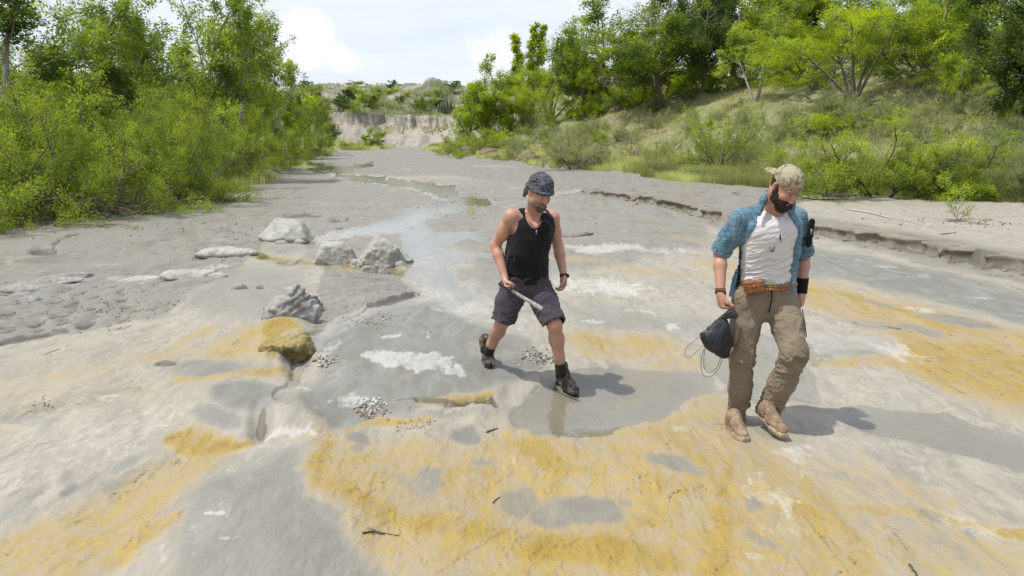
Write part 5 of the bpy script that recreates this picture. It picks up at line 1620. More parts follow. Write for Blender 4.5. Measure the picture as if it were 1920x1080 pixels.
def leaf_mesh(name, br, mat, lv, per, size, wid, spray=.12, droop=.3, seed=0, along=.9, clump=1.2, dry=.08, yellow=.0, keep=None, origin=0.15):
    """leaves on the branches of level lv: small pointed quads set along and round each twig"""
    R = np.random.RandomState(seed)
    A = []; D = []
    for l, pts, rad in br:
        if l < lv: continue
        P_ = np.array(pts); n = len(P_) - 1
        m = per if l > lv else int(per * .8)
        t = origin + (1 - origin) * R.rand(m); f = t * n; i = np.minimum(f.astype(int), n - 1)
        A.append(P_[i] + (P_[i + 1] - P_[i]) * (f - i)[:, None]); dd = P_[i + 1] - P_[i]; D.append(dd / (np.linalg.norm(dd, axis=1)[:, None] + 1e-9))
    A = np.concatenate(A); D = np.concatenate(D)
    if keep is not None:
        k = keep(A, R); A = A[k]; D = D[k]
    n = len(A)
    rnd = R.randn(n, 3); rnd -= D * (rnd * D).sum(1)[:, None]; rnd /= np.linalg.norm(rnd, axis=1)[:, None] + 1e-9
    d = D * along + rnd * (1.15 - along * .5) + R.randn(n, 3) * .15; d[:, 2] -= droop; d /= np.linalg.norm(d, axis=1)[:, None]
    c = A + rnd * (spray * R.rand(n) ** .7)[:, None] + R.randn(n, 3) * spray * .25
    up = np.array((0, 0, 1.0)) + R.randn(n, 3) * .55
    s_ = np.cross(d, up); s_ /= np.linalg.norm(s_, axis=1)[:, None] + 1e-9
    L = (size * (.6 + .8 * R.rand(n)))[:, None]; W = (wid * (.6 + .8 * R.rand(n)))[:, None]
    nn = np.cross(s_, d)
    V = np.stack([c, c + d * L * .5 + s_ * W * .5 + nn * W * .12, c + d * L, c + d * L * .5 - s_ * W * .5 + nn * W * .12], 1).reshape(-1, 3)
    V[:, 2] = np.maximum(V[:, 2], .02)
    F = np.arange(4 * n).reshape(-1, 4)
    cl = fbm3(c / clump, seed, 2)
    br_ = np.clip(.46 + cl * 1.7 + R.randn(n) * .16 + yellow, 0, 1)
    dr = (R.rand(n) < dry) * R.rand(n)
    me = mesh_np(name, V, F, False, [mat])
    vcol(me, 'tint', np.repeat(np.stack([br_, dr, 0 * dr], 1), 4, 0))
    return me
rg = random.Random(11)
def stems_fan(n, lean, L, r, spread=.25, jitter=.2, rng=rg):
    out = []
    for i in range(n):
        a = 2 * math.pi * (i + rng.random() * .6) / n
        le = math.radians(lean * rng.uniform(.35, 1.15))
        out.append(((math.cos(a) * spread * rng.random(), math.sin(a) * spread * rng.random(), 0), (math.cos(a) * math.sin(le), math.sin(a) * math.sin(le), math.cos(le)), L * rng.uniform(1 - jitter, 1 + jitter), r * rng.uniform(.8, 1.2)))
    return out
PR = {}
def proto(key, br, wood, leaf, lv, per, size, wid, names=('trunk', 'crown'), minr=.0, **kw):
    w = wood_mesh(names[0], br, wood, minr)
    l = leaf_mesh(names[1], br, LF[leaf], lv, per, size, wid, seed=len(PR) + 3, **kw) if leaf else None
    h = max(p[2] for b in br for p in b[1])
    rad = np.percentile([math.hypot(p[0], p[1]) for b in br for p in b[1]], 96)
    PR[key] = (w, l, names, h, rad)
# thicket shrubs: dense, feathery, down to the ground
for i in range(4):
    br = skeleton(rg, stems_fan(15, 72, 3.3, .045, .7), [dict(n=6, wander=.13, up=-.015), dict(kids=8, len=.44, ang=42, up=-.02, wander=.16, rad=.5, **{'from': .15}), dict(kids=6, len=.44, ang=42, up=-.05, wander=.2, rad=.5, **{'from': .1})])
    proto('thicket%d' % i, br, M_BARK, 'feather', 2, 50, .105, .028, ('stem', 'foliage'), minr=.011, spray=.15, droop=.25, along=1.15, clump=.9, yellow=.05)
# open mesquite shrub: stems show through
for i in range(3):
    br = skeleton(rg, stems_fan(13, 66, 2.7, .042, .3), [dict(n=7, wander=.2, up=.0), dict(kids=7, len=.45, ang=48, up=.0, wander=.22, rad=.5, **{'from': .25}), dict(kids=6, len=.46, ang=46, up=-.02, wander=.25, rad=.5, **{'from': .15})])
    proto('open%d' % i, br, M_BARKD if i == 0 else M_BARK, 'feather' if i < 2 else 'grey', 2, 74 if i == 0 else 48, .085, .026, ('stem', 'foliage'), spray=.13, droop=.1, along=1.05, clump=.8, yellow=-.02)
# airy trees
for i in range(3):
    br = skeleton(rg, [((0, 0, 0), (.15 * (i - 1), .05, 1), 5.6, .10)] + ([((.1, .1, 0), (.35, .1, 1), 4.6, .07)] if i != 1 else []),
                  [dict(n=8, wander=.09, up=.06), dict(kids=11, len=.42, ang=48, up=.10, wander=.15, rad=.5, **{'from': .32}), dict(kids=6, len=.5, ang=45, up=.02, wander=.2, rad=.5, **{'from': .25}), dict(kids=4, len=.45, ang=50, up=-.05, wander=.2, rad=.5)])
    proto('airy%d' % i, br, M_BARKP, 'broad' if i else 'feather', 3, 30, .115, .055, spray=.16, droop=.45, along=.7, clump=.8, yellow=.12, dry=.05)
# dense broadleaf trees
for i in range(3):
    br = skeleton(rg, [((0, 0, 0), (.1 * (i - 1), .0, 1), 4.4, .17)], [dict(n=6, wander=.08, up=.05), dict(kids=12, len=.68, ang=58, up=.09, wander=.14, rad=.55, **{'from': .10}), dict(kids=8, len=.46, ang=50, up=.0, wander=.18, rad=.5, **{'from': .25}), dict(kids=5, len=.42, ang=50, up=-.03, wander=.2, rad=.5)])
    proto('dense%d' % i, br, M_BARK, ('broad', 'bright', 'dark')[i], 3, 46, .125, .066, spray=.24, droop=.45, along=.6, clump=1.1, yellow=.05)
# flat-topped, many-stemmed trees
for i in range(2):
    br = skeleton(rg, stems_fan(6, 34, 3.3, .075, .12), [dict(n=6, wander=.08, up=-.01), dict(kids=7, len=.62, ang=46, up=-.03, wander=.12, rad=.5, flat=.45, **{'from': .52}), dict(kids=8, len=.46, ang=44, up=-.02, wander=.16, rad=.5, flat=.4, **{'from': .3}), dict(kids=4, len=.4, ang=45, up=-.02, wander=.2, rad=.5, flat=.5)])
    proto('umbrella%d' % i, br, M_BARK, 'bright', 3, 30, .075, .034, spray=.15, droop=.1, along=.8, clump=.7, yellow=.10)
# grey, half bare tree and dry bush
br = skeleton(rg, [((0, 0, 0), (0, 0, 1), 4.8, .14)], [dict(n=6, wander=.10, up=.05), dict(kids=13, len=.62, ang=55, up=.08, wander=.16, rad=.5, **{'from': .12}), dict(kids=9, len=.5, ang=48, up=.03, wander=.2, rad=.5, **{'from': .2}), dict(kids=6, len=.5, ang=45, up=-.02, wander=.25, rad=.6)])
proto('twiggy', br, M_TWIG, 'grey', 3, 12, .07, .032, spray=.12, droop=.2, along=.8, dry=.3)
br = skeleton(rg, stems_fan(16, 62, 1.2, .016, .15), [dict(n=5, wander=.16, up=.03), dict(kids=6, len=.5, ang=40, up=.04, wander=.2, rad=.6, **{'from': .2}), dict(kids=4, len=.5, ang=40, wander=.25, rad=.7)])
proto('drybush', br, M_TWIG, 'grey', 2, 6, .04, .014, ('stem', 'foliage'), spray=.05, droop=.0, dry=.5)
# low rounded shrubs
for i, (lf, sz) in enumerate((('pale', .06), ('grey', .05), ('bright', .085), ('lime', .075))):
    br = skeleton(rg, stems_fan(12, 66, 1.15, .018, .25), [dict(n=5, wander=.15, up=.02), dict(kids=6, len=.46, ang=42, up=.03, wander=.2, rad=.5, **{'from': .2}), dict(kids=3, len=.5, ang=42, wander=.25, rad=.6)])
    proto('low%d' % i, br, M_TWIG, lf, 2, 22, sz, sz * .48, ('stem', 'foliage'), minr=.006, spray=.09, droop=.05, along=.7, clump=.5)
# a tree whose top is drawn up into three green spires
br = skeleton(rg, [((0, 0, 0), (.02, 0, 1), 6.6, .14), ((-.1, 0, 0), (-.13, 0, 1), 6.0, .12), ((.1, 0, 0), (.17, 0, 1), 6.5, .12)], [dict(n=8, wander=.03, up=.05), dict(kids=44, len=.11, ang=60, up=-.02, wander=.2, rad=.35, short=.75, **{'from': .06}), dict(kids=3, len=.6, ang=50, wander=.2, rad=.5)])
proto('spires', br, M_BARK, 'bright', 1, 46, .12, .06, spray=.17, droop=.5, along=.5, yellow=.1)

def hit(px, py, y0=6.0):
    """where the line of sight through a pixel meets the ground"""
    a, dy, dz = ray(px, py)
    Y = np.concatenate([np.arange(y0, 60, .15), np.arange(60, 240, .6)])
    x = a / dy * Y; z = CAM_H + dz / dy * Y
    g = base_height(x, Y)
    k = np.argmax(z < g)
    return float(x[k]), float(Y[k]), float(g[k])
n_pl = [0]
LOOK = {'low0': 'pale-leaved', 'low1': 'grey-green', 'low2': 'bright leafy', 'low3': 'lime', 'open0': 'feathery', 'open1': 'thin-stemmed feathery', 'open2': 'greyish open', 'drybush': 'dry twiggy', 'dense0': 'dark leafy', 'dense2': 'dark round'}
MARKS = [((1650, 290), 'the biggest mesquite'), ((1345, 250), 'the open thin-stemmed shrub'), ((1072, 275), 'the open shrub with bent twigs'), ((1185, 268), 'the dark leafless bush'), ((1402, 290), 'the pale round shrub'), ((1870, 285), 'the tall pale-leaved shrub'), ((1590, 225), 'the lime-yellow bush'), ((1762, 173), 'the brown dry brush'), ((1521, 180), 'the leaning fence post'), ((1418, 190), 'the thin bare trunk'), ((1228, 185), 'the grey twiggy tree'), ((965, 265), 'the small grey dry bush'), ((1030, 230), 'the flat-topped acacia of the point'), ((900, 285), 'the crumbling bank edge'), ((1475, 300), "the bearded man's cap"), ((1020, 310), "the black-shirted man's hat"),
         ((675, 185), 'the two round dark trees'), ((838, 195), 'the columnar cacti'), ((795, 205), 'the small tree on the bluff rim'), ((610, 190), 'the left end of the bluff'), ((720, 212), 'the middle of the bluff rim'), ((850, 172), 'the pale mound')]
SEEN = {}
def where(px, py, kind, tail):
    (mx, my), nm = min(MARKS, key=lambda m: (m[0][0] - px) ** 2 + ((m[0][1] - py) * 2.2) ** 2)
    dx, dy = px - mx, (py - my) * 2.2
    d = math.hypot(dx, dy)
    how = ('left of' if dx < 0 else 'right of') if abs(dx) > abs(dy) else ('above' if dy < 0 else 'below')
    how = ('just ' if d < 45 else '' if d < 100 else 'well ') + how
    s_ = '%s %s %s %s' % (kind, how, nm, tail)
    return ' '.join(s_.split()[:16])
def plant(key, name, x, y, h, label, cat, group=None, w=None, rz=None, sink=.06, z=None):
    """a plant of height h and half-width w standing at x, y"""
    wd, lf, names, ph, pr = PR[key]
    z = float(base_height(np.array([x]), np.array([y]))[0]) if z is None else z
    e = empty(name, (x, y, z - sink), rg.uniform(0, 6.28) if rz is None else rz)
    s_ = h / ph; sw = s_ if w is None else w / pr
    e.scale = (sw, sw, s_)
    tag(e, label, cat, group)
    obj(names[0], wd, e)
    if lf is not None: obj(names[1], lf, e)
    n_pl[0] += 1
    return e
def plant_px(key, name, px, base_py, top_py, label, cat, group=None, wpx=None, rz=None, Y=None):
    """stands where the photo shows its foot; as tall as its top"""
    if Y is None: x, y, z = hit(px, base_py)
    else:
        y = Y; x = P(px, base_py, Y)[0]; z = float(base_height(np.array([x]), np.array([y]))[0])
    top = P(px, top_py, y)[2]
    dep = y * CP
    return plant(key, name, x, y, max(.3, top - z), label, cat, group, None if wpx is None else wpx / 2 / FPX * dep, rz)

# ---- left bank: the thicket
TH = 'feathery green shrubs of the left bank thicket'
lt = [(-60, 425, 150, 'feathery shrub at the left edge of the picture over the dead branches', 480), (95, 408, 168, 'broad feathery shrub behind the heap of dead branches, second from the left edge', 430), (215, 400, 190, 'dark-bottomed feathery shrub hanging over the water-worn bank, beside the sandy clods', 340),
      (325, 385, 200, 'feathery shrub at the corner where the left bank turns away, dark hollow under it', 300)]
for i, (px, b, tp, lb, w) in enumerate(lt):
    plant_px('thicket%d' % (i % 4), 'thicket_shrub', px, b, tp, lb if 'feathery' in lb else 'tall ' + lb, 'shrub', TH, w)
UP = ['bright feathery shrub filling the left edge of the picture behind the front shrubs', 'bright feathery shrub under the thin-trunked airy tree at the far left', 'bright feathery shrub behind the dead branches and the second front shrub', 'bright feathery shrub above the dark-bottomed front shrub', 'feathery shrub above the dark hollow at the bank corner', 'highest feathery shrub at the left, its top among the two leftmost trees', 'high feathery shrub under the olive-green airy tree', 'feathery shrub at the foot of the tallest sparse tree',
      'feathery shrub between the bank corner and the grey-green low shrub', 'feathery shrub at the foot of the tree with the pale forked trunk', 'feathery shrub behind the grey-green low shrub', 'feathery shrub right of the pale forked trunk', 'last and smallest feathery shrub of the left thicket, towards the river bend']
for i, (px, b, tp, w, Y) in enumerate([(-140, 380, 120, 560, 19.5), (30, 380, 118, 420, 21), (150, 370, 130, 420, 22), (265, 360, 150, 360, 23), (360, 350, 168, 300, 27), (70, 330, 90, 360, 26), (230, 330, 120, 340, 28), (330, 330, 150, 300, 31), (430, 330, 185, 230, 35), (480, 320, 170, 200, 41), (415, 320, 150, 220, 40), (525, 300, 190, 150, 52), (560, 295, 190, 130, 60)]):
    plant_px('thicket%d' % ((i + 1) % 4), 'thicket_shrub', px, b, tp, UP[i], 'shrub', TH, w, Y=Y)
plant_px('low1', 'grey_shrub', 430, 335, 262, 'grey-green low shrub on the grassy edge of the left bank, before the dark bush', 'shrub', None, 110)
plant_px('dense2', 'dark_bush', 495, 300, 232, 'small dark bush under the pale forked trunk on the left bank', 'shrub', None, 75)
plant_px('low2', 'leafy_weed', 118, 400, 368, 'small lime-green leafy weed in front of the dead branches on the left bank', 'plant', None, 50)
lt = [('airy1', 28, 350, -70, 24, 300, 'tall thin-trunked airy tree at the far left of the picture'),
      ('airy2', 150, 350, -40, 26, 330, 'airy tree above the left thicket, second tree from the left edge'),
      ('airy0', 225, 340, 5, 30, 260, 'olive-green airy tree above the thicket between the two tallest left trees'),
      ('airy2', 370, 330, -45, 31, 300, 'tallest sparse tree left of the gap, sky showing all through its crown'),
      ('airy1', 300, 330, 20, 34, 240, 'thin half-hidden tree just left of the tallest sparse tree'),
      ('airy0', 440, 320, 0, 37, 250, 'leafy tree right of the tallest sparse tree on the left bank'),
      ('airy1', 95, 340, 20, 28, 260, 'airy tree between the two leftmost trees, crown full of gaps'),
      ('dense0', 350, 340, 150, 36, 230, 'dark leafy tree filling the gap under the tallest sparse tree')]
for k, px, b, tp, Y, w, lb in lt:
    plant_px(k, 'airy_tree' if 'airy' in k else 'leafy_tree', px, b, tp, lb, 'tree', 'trees rising behind the left thicket', w, Y=Y)
plant_px('airy0', 'forked_tree', 487, 290, 45, 'tree with a pale leaning forked trunk on the left bank beside the gap', 'tree', 'trees rising behind the left thicket', 170, rz=.3, Y=44)
plant_px('airy2', 'airy_tree', 540, 290, 50, 'rightmost airy tree of the left bank, its crown edge against the cloud', 'tree', 'trees rising behind the left thicket', 190, Y=50)
plant_px('dense0', 'leafy_tree', 575, 287, 160, 'dark round-headed tree at the river bend closing the left bank', 'tree', None, 110, Y=70)
plant_px('dense2', 'dark_tree', 600, 284, 205, 'low dark tree overhanging the bed at the far end of the left bank', 'tree', None, 70, Y=78)
BL = ['background tree %s' % x for x in ('behind the left edge of the thicket', 'seen between the two leftmost airy trees', 'seen through the second airy tree from the left', 'seen through the gap left of the tallest sparse tree', 'seen right of the tallest sparse tree', 'behind the pale forked trunk', 'farthest left behind the thicket')]
for i, (px, tp, Y) in enumerate([(-60, 20, 40), (60, 60, 42), (180, 60, 45), (280, 90, 48), (400, 100, 50), (470, 120, 58), (-160, 30, 34)]):
    plant_px('dense%d' % (i % 2), 'leafy_tree', px, 320, tp + 30, BL[i], 'tree', 'background trees of the left bank', 200, Y=Y)

# ---- far end: plateau, cacti, bushes

plant_px('dense2', 'round_tree', 660, 203, 166, 'left one of two round dark green trees above the far bluff', 'tree', None, 56)
plant_px('dense0', 'round_tree', 692, 203, 165, 'right one of two round dark green trees above the far bluff', 'tree', None, 56)
plant_px('dense1', 'low_tree', 694, 279, 238, 'yellow-green bush at the foot of the far bluff', 'bush', None, 70, Y=100)
plant_px('low2', 'bush', 655, 281, 262, 'low bright bush left of the yellow-green bush at the foot of the bluff', 'bush', None, 70, Y=98)
plant_px('dense0', 'small_tree', 795, 222, 182, 'small tree on the rim of the far bluff, right of the bare face', 'tree', None, 34, Y=126)
plant_px('open2', 'thin_bush', 780, 226, 198, 'thin greyish bush on the bluff rim beside the small tree', 'bush', None, 40, Y=124)
for i, (px, b, tp) in enumerate([(838, 216, 178), (828, 214, 190), (846, 214, 188)]):
    x, y, z = hit(px, b); hh = P(px, tp, y)[2] - z
    mb = MB(); r0 = .020 * 10
    for (ox, hs) in ((0, 1.0), (.55, .75), (-.55, .8), (.3, .6)):
        k = 12; pts = [(ox * .2, 0, 0), (ox, 0, hh * hs * .2), (ox * 1.05, 0, hh * hs * .6), (ox * 1.05, 0, hh * hs)]
        mb.tube(pts, [r0, r0 * 1.15, r0 * 1.1, r0 * .5], 8)
    c = mb.build('columnar_cactus', simple('cactus_skin', (.07, .10, .05), .8, .3, 3, .02, 12))
    c.location = (x, y, z - .1)
    tag(c, ('tallest cluster of columnar cactus right of the far bluff', 'short cactus cluster just left of the tallest one', 'cactus cluster just right of the tallest one')[i], 'cactus', 'columnar cacti beyond the bluff')
rp = random.Random(3)
for i in range(70):
    px = rp.uniform(565, 880); py = rp.uniform(170, 212)
    x, y, z = hit(px, py)
    if y > 232 or y < 116: continue
    k = rp.choice(['low0', 'low1', 'low1', 'dense2', 'low2', 'open2'])
    plant(k, 'scrub_bush', x, y, rp.uniform(1.2, 2.4), where(px, py, 'far ' + LOOK[k] + ' bush', 'beyond the far bluff'), 'bush', 'scrub on the far slope', rp.uniform(1.0, 2.4))
for i in range(46):
    x = rp.uniform(-60, 10); y = rp.uniform(195, 224)
    z = float(base_height(np.array([x]), np.array([y]))[0])
    k = rp.choice(['low1', 'open2', 'dense0']); pu, pv = to_px(x, y, z)
    plant(k, 'scrub_bush', x, y, rp.uniform(.8, 2.0), where(pu, pv, 'tiny ' + LOOK[k] + ' bush on the skyline', ''), 'bush', 'scrub on the plateau skyline', rp.uniform(1.5, 3.0))

# ---- right bank: shrubs of the slope
plant_px('open0', 'mesquite_shrub', 1650, 384, 196, 'biggest feathery mesquite shrub with a dark twisted trunk, right bank', 'shrub', None, 400, rz=1.0)
plant_px('open1', 'mesquite_shrub', 1545, 380, 235, 'feathery shrub leaning out of the left side of the biggest mesquite', 'shrub', None, 240)
plant_px('open0', 'mesquite_shrub', 1770, 372, 230, 'feathery shrub at the right side of the biggest mesquite', 'shrub', None, 260)
plant_px('open1', 'mesquite_shrub', 1345, 318, 180, 'open thin-stemmed shrub on the right slope above the bearded man\'s shoulder', 'shrub', None, 190)
plant_px('open2', 'mesquite_shrub', 1072, 318, 232, 'greyish open shrub with bare bent twigs above the grassy point', 'shrub', None, 150)
plant_px('drybush', 'dry_bush', 1185, 296, 240, 'dark dry leafless bush standing alone on the lower right slope', 'bush', None, 80)
plant_px('drybush', 'dry_bush', 1762, 196, 150, 'brown dry brush below the dark trees at the right', 'bush', None, 170)
plant_px('drybush', 'dry_bush', 965, 280, 248, 'small grey dry bush above the crumbling bank edge', 'bush', None, 60)
plant_px('low0', 'pale_shrub', 1402, 318, 262, 'pale leafy round shrub at the foot of the open thin-stemmed shrub', 'shrub', None, 78)
plant_px('low0', 'pale_shrub', 1870, 345, 225, 'tall pale-leaved shrub at the right edge of the picture', 'shrub', None, 190)
plant_px('low0', 'pale_shrub', 1935, 330, 240, 'pale-leaved shrub cut by the right edge of the picture', 'shrub', None, 160)
plant_px('low3', 'lime_creeper', 1590, 250, 202, 'lime-yellow low bush lit up behind the biggest mesquite', 'shrub', None, 170)
plant_px('low3', 'lime_creeper', 1900, 235, 196, 'flat lime-yellow bush under the dark tree at the right edge', 'shrub', None, 150)
plant_px('low3', 'lime_creeper', 1500, 250, 216, 'small lime bush left of the larger lime-yellow bush', 'shrub', None, 90)
for i in range(150):
    px = rp.uniform(830, 2000); top = 200 if px > 1150 else 240
    lo = 300 + max(0, px - 900) * .085
    py = rp.uniform(top, lo)
    if 1480 < px < 1800 and py > 300: continue
    x, y, z = hit(px, py)
    k = rp.choice(['low0', 'low1', 'low1', 'low2', 'open1', 'open2', 'open2', 'drybush', 'low1'])
    h = rp.uniform(.5, 1.15) if 'low' in k or 'dry' in k else rp.uniform(.9, 1.8)
    plant(k, 'slope_shrub', x, y, h, where(px, py, ('low ' if h < .8 else 'small ' if h < 1.2 else 'taller ') + LOOK[k] + (' bush' if 'dry' in k else ' shrub'), 'on the slope'), 'shrub', 'small shrubs scattered over the right slope', h * rp.uniform(.6, 1.2))
for i, (px, b, tp, w) in enumerate([(880, 290, 240, 120), (930, 280, 238, 120), (850, 285, 252, 70), (1010, 262, 232, 90)]):
    plant_px(('open1', 'low2', 'low2', 'open1')[i], 'bright_bush', px, b, tp, ('bright green feathery bush where the right bank reaches the far bed', 'bright bush above the crumbling right bank edge', 'leftmost small bright bush of the right bank', 'bright bush under the small umbrella tree')[i], 'bush', None, w)
# trees of the right bank
plant_px('dense1', 'leafy_tree', 912, 262, 98, 'bright leafy tree at the left end of the right bank trees', 'tree', None, 150)
plant_px('dense1', 'leafy_tree', 880, 272, 150, 'lower bright tree leaning over the bank left of the first leafy tree', 'tree', None, 100)
plant_px('spires', 'spired_tree', 985, 232, 44, 'tree with three narrow green spires against the sky', 'tree', None, 66, rz=0.0)
plant_px('umbrella0', 'umbrella_tree', 1030, 236, 112, 'flat-topped many-stemmed acacia in front of the spired tree', 'tree', None, 190)
plant_px('umbrella1', 'umbrella_tree', 993, 244, 150, 'small flat-topped acacia at the left foot of the larger acacia', 'tree', None, 110)
plant_px('umbrella1', 'umbrella_tree', 1105, 218, 105, 'flat-topped acacia on the slope left of the grey twiggy tree', 'tree', None, 130)
plant_px('dense0', 'leafy_tree', 1095, 222, 55, 'leafy tree with an uneven top behind the acacias', 'tree', None, 110)
plant_px('twiggy', 'grey_tree', 1228, 190, 5, 'grey twiggy half-bare tree among the green ones', 'tree', None, 230)
plant_px('dense2', 'dark_tree', 1318, 176, -30, 'dark dense tree right behind the grey twiggy tree', 'tree', None, 150)
plant_px('airy0', 'leafy_tree', 1418, 192, -10, 'bright tree with a thin bare trunk in the middle of the right slope', 'tree', None, 190)
plant_px('dense1', 'leafy_tree', 1400, 165, -30, 'bright bushy-crowned tree behind the thin bare trunk', 'tree', None, 200)
plant_px('umbrella0', 'umbrella_tree', 1600, 192, -5, 'widest flat-topped acacia with several stems, right of the middle trees', 'tree', None, 340)
plant_px('umbrella1', 'umbrella_tree', 1530, 170, 10, 'flat-topped acacia between the thin bare trunk and the widest acacia', 'tree', None, 220)
plant_px('dense0', 'leafy_tree', 1720, 170, -40, 'leafy tree closing the gap between the widest acacia and the dark tree', 'tree', None, 200)
plant_px('dense2', 'dark_tree', 1875, 232, -60, 'big dark tree at the right edge, deep shade under it', 'tree', None, 270)
plant_px('dense2', 'dark_tree', 1985, 240, -60, 'dark tree cut by the right edge of the picture', 'tree', None, 240)
plant_px('dense1', 'leafy_tree', 1790, 200, 40, 'lighter leafy tree in front of the big dark tree', 'tree', None, 120)
for i, (px, b, tp, w) in enumerate([(1150, 212, 150, 90), (1190, 200, 155, 90), (1250, 190, 140, 110), (1290, 180, 132, 100), (1345, 172, 112, 90), (1470, 165, 120, 90), (1105, 225, 170, 90)]):
    plant_px('low2', 'leafy_bush', px, b, tp, ('bright leafy bush at the left foot of the grey twiggy tree', 'bright leafy bush in front of the grey twiggy tree', 'leafy bush at the right foot of the grey twiggy tree', 'leafy bush under the dark dense tree', 'tall leafy bush beside the wooden fence post', 'leafy bush behind the thin bare trunk', 'leafy bush under the acacia left of the grey tree')[i], 'bush', 'bright leafy bushes along the hill crest', w)
BG = ['tall background tree %s' % x for x in ('left of the grey twiggy tree, against the sky', 'directly behind the grey twiggy tree', 'between the grey twiggy tree and the dark dense tree', 'behind the dark dense tree', 'right of the thin bare trunk, high in the picture', 'behind the second flat-topped acacia', 'behind the widest acacia', 'right of the widest acacia', 'left of the big dark tree at the right', 'directly behind the big dark tree', 'behind the right edge of the picture', 'farthest right on the hill', 'low between the leafy bushes and the grey twiggy tree', 'in the gap between the thin bare trunk and the widest acacia', 'seen between the stems of the widest acacia')]
for i, (px, tp, Y) in enumerate([(1150, 10, 74), (1210, -20, 70), (1290, -40, 72), (1370, -40, 66), (1460, -50, 64), (1540, -50, 62), (1630, -50, 60), (1700, -50, 58), (1790, -60, 56), (1880, -60, 52), (1960, -60, 48), (2080, -60, 44), (1240, 40, 62), (1500, 30, 55), (1660, 20, 50)]):
    plant_px('dense%d' % (i % 3), 'leafy_tree', px, 170, tp, BG[i], 'tree', 'background trees on the right hill', 230, Y=Y)
# undergrowth among the trunks
UG = ['undergrowth bush %s' % x for x in ('left of the grey twiggy tree', 'between the leafy bush and the dark dense tree', 'under the bright bushy-crowned tree', 'left of the widest acacia', 'right of the widest acacia stems', 'under the lighter leafy tree at the right', 'at the foot of the big dark tree', 'right of the big dark tree', 'behind the flat-topped acacia of the point', 'under the bright leafy tree at the river end', 'behind the small flat-topped acacia', 'at the upper edge of the straw-coloured slope', 'behind the brown dry brush', 'behind the leaning fence post')]
for i, (px, b, tp, w) in enumerate([(1130, 205, 140, 130), (1275, 178, 110, 150), (1400, 160, 95, 160), (1500, 155, 90, 170), (1700, 165, 90, 190), (1800, 190, 100, 190), (1880, 205, 90, 200), (1960, 215, 100, 200), (1060, 228, 170, 120), (915, 262, 185, 130), (965, 245, 165, 120), (1200, 190, 130, 130), (1760, 170, 100, 160), (1580, 150, 80, 190)]):
    plant_px('thicket%d' % (i % 4) if i % 3 else 'low2', 'undergrowth_bush', px, b, tp, UG[i], 'bush', 'undergrowth among the right bank trees', w, Y=hit(px, b)[1] + 2.5)
# the sapling on the sand
br = skeleton(rg, stems_fan(7, 60, .42, .006, .04), [dict(n=4, wander=.16, up=.03), dict(kids=4, len=.45, ang=40, up=.02, wander=.2, rad=.6)])
proto('sapling', br, M_TWIG, 'pale', 1, 9, .055, .026, ('stem', 'foliage'), spray=.03, droop=.0, along=.8)
x, y = G(1795, 432)
plant('sapling', 'sapling', x, y, .50, 'small pale green plant growing alone on the right sand flat', 'plant', z=hz(x, y), sink=.01)
# dead branches heaped on the left bank
br = skeleton(random.Random(4), [((rg.uniform(-1.6, 1.6), rg.uniform(-.3, .5), .1 + .1 * rg.random()), (rg.choice((-1, 1)) * 1, rg.uniform(-.5, .2), rg.uniform(-.1, .28)), rg.uniform(1.2, 2.2), .022) for i in range(16)],
              [dict(n=7, wander=.16, up=-.01), dict(kids=5, len=.5, ang=38, wander=.2, rad=.6, **{'from': .15}), dict(kids=3, len=.5, ang=40, wander=.25, rad=.6)])
wd = wood_mesh('dead_branches', br, M_TWIG)
x, y, z = hit(95, 404)
tag(obj('dead_branches', wd, None, (x, y, z - .02)), 'tangled heap of dead grey branches on the left bank', 'branches')
br = skeleton(random.Random(9), [((rg.uniform(-1.0, 1.0), rg.uniform(-.3, .5), .3), (rg.choice((-1, 1)) * 1, rg.uniform(-.5, .2), rg.uniform(.0, .6)), rg.uniform(.8, 1.6), .02) for i in range(9)],
              [dict(n=7, wander=.2, up=-.01), dict(kids=4, len=.5, ang=38, wander=.2, rad=.6, **{'from': .15})])
x, y, z = hit(-20, 395)
tag(obj('dead_branches', wood_mesh('dead_branches', br, M_TWIG), None, (x, y, z)), 'smaller heap of dead branches at the left edge of the picture', 'branches')

# ---- grass
def grass(name, label, pts, hgt, wid, mat, seed=0, lean=.35):
    R = np.random.RandomState(seed); n = len(pts)
    x, y = pts[:, 0], pts[:, 1]; z = base_height(x, y) - .02
    a = R.rand(n) * 6.283; l = lean * (0.3 + R.rand(n))
    h = hgt * (.5 + R.rand(n)); w = wid * (.7 + .6 * R.rand(n)) * np.clip(y / 22, .8, 3.2)
    base = np.stack([x, y, z], 1); sd_ = np.stack([np.cos(a), np.sin(a) * .4, 0 * a], 1) * w[:, None]
    b2 = R.rand(n) * 6.283
    tip = base + np.stack([np.cos(b2) * l * h, np.sin(b2) * l * h, h], 1)
    mid = base + np.stack([np.cos(b2) * l * h * .3, np.sin(b2) * l * h * .3, h * .55], 1)
    V = np.stack([base - sd_ * .5, base + sd_ * .5, mid + sd_ * .42, mid - sd_ * .42, tip], 1).reshape(-1, 3)
    k = np.arange(n)[:, None] * 5
    F4 = k + np.array([[0, 1, 2, 3]]); F3 = k + np.array([[3, 2, 4]])
    me = mesh_np(name, V, [F4, F3], False, [mat])
    cl = fbm2(x * .6, y * .35, seed, 3)
    t0 = np.clip(.5 + cl * 1.2 + R.randn(n) * .2, 0, 1); dr = np.clip(.25 - cl * 1.4 + R.randn(n) * .3, 0, 1)
    vcol(me, 'tint', np.repeat(np.stack([t0, dr, 0 * t0], 1), 5, 0))
    o = obj(name, me); tag(o, label, None, None, 'stuff'); return o
M_GR1 = leaf_mat('green_grass', (.34, .40, .11), (.68, .70, .32), .5)
M_GR2 = leaf_mat('straw_grass', (.36, .38, .14), (.68, .67, .35), .5)
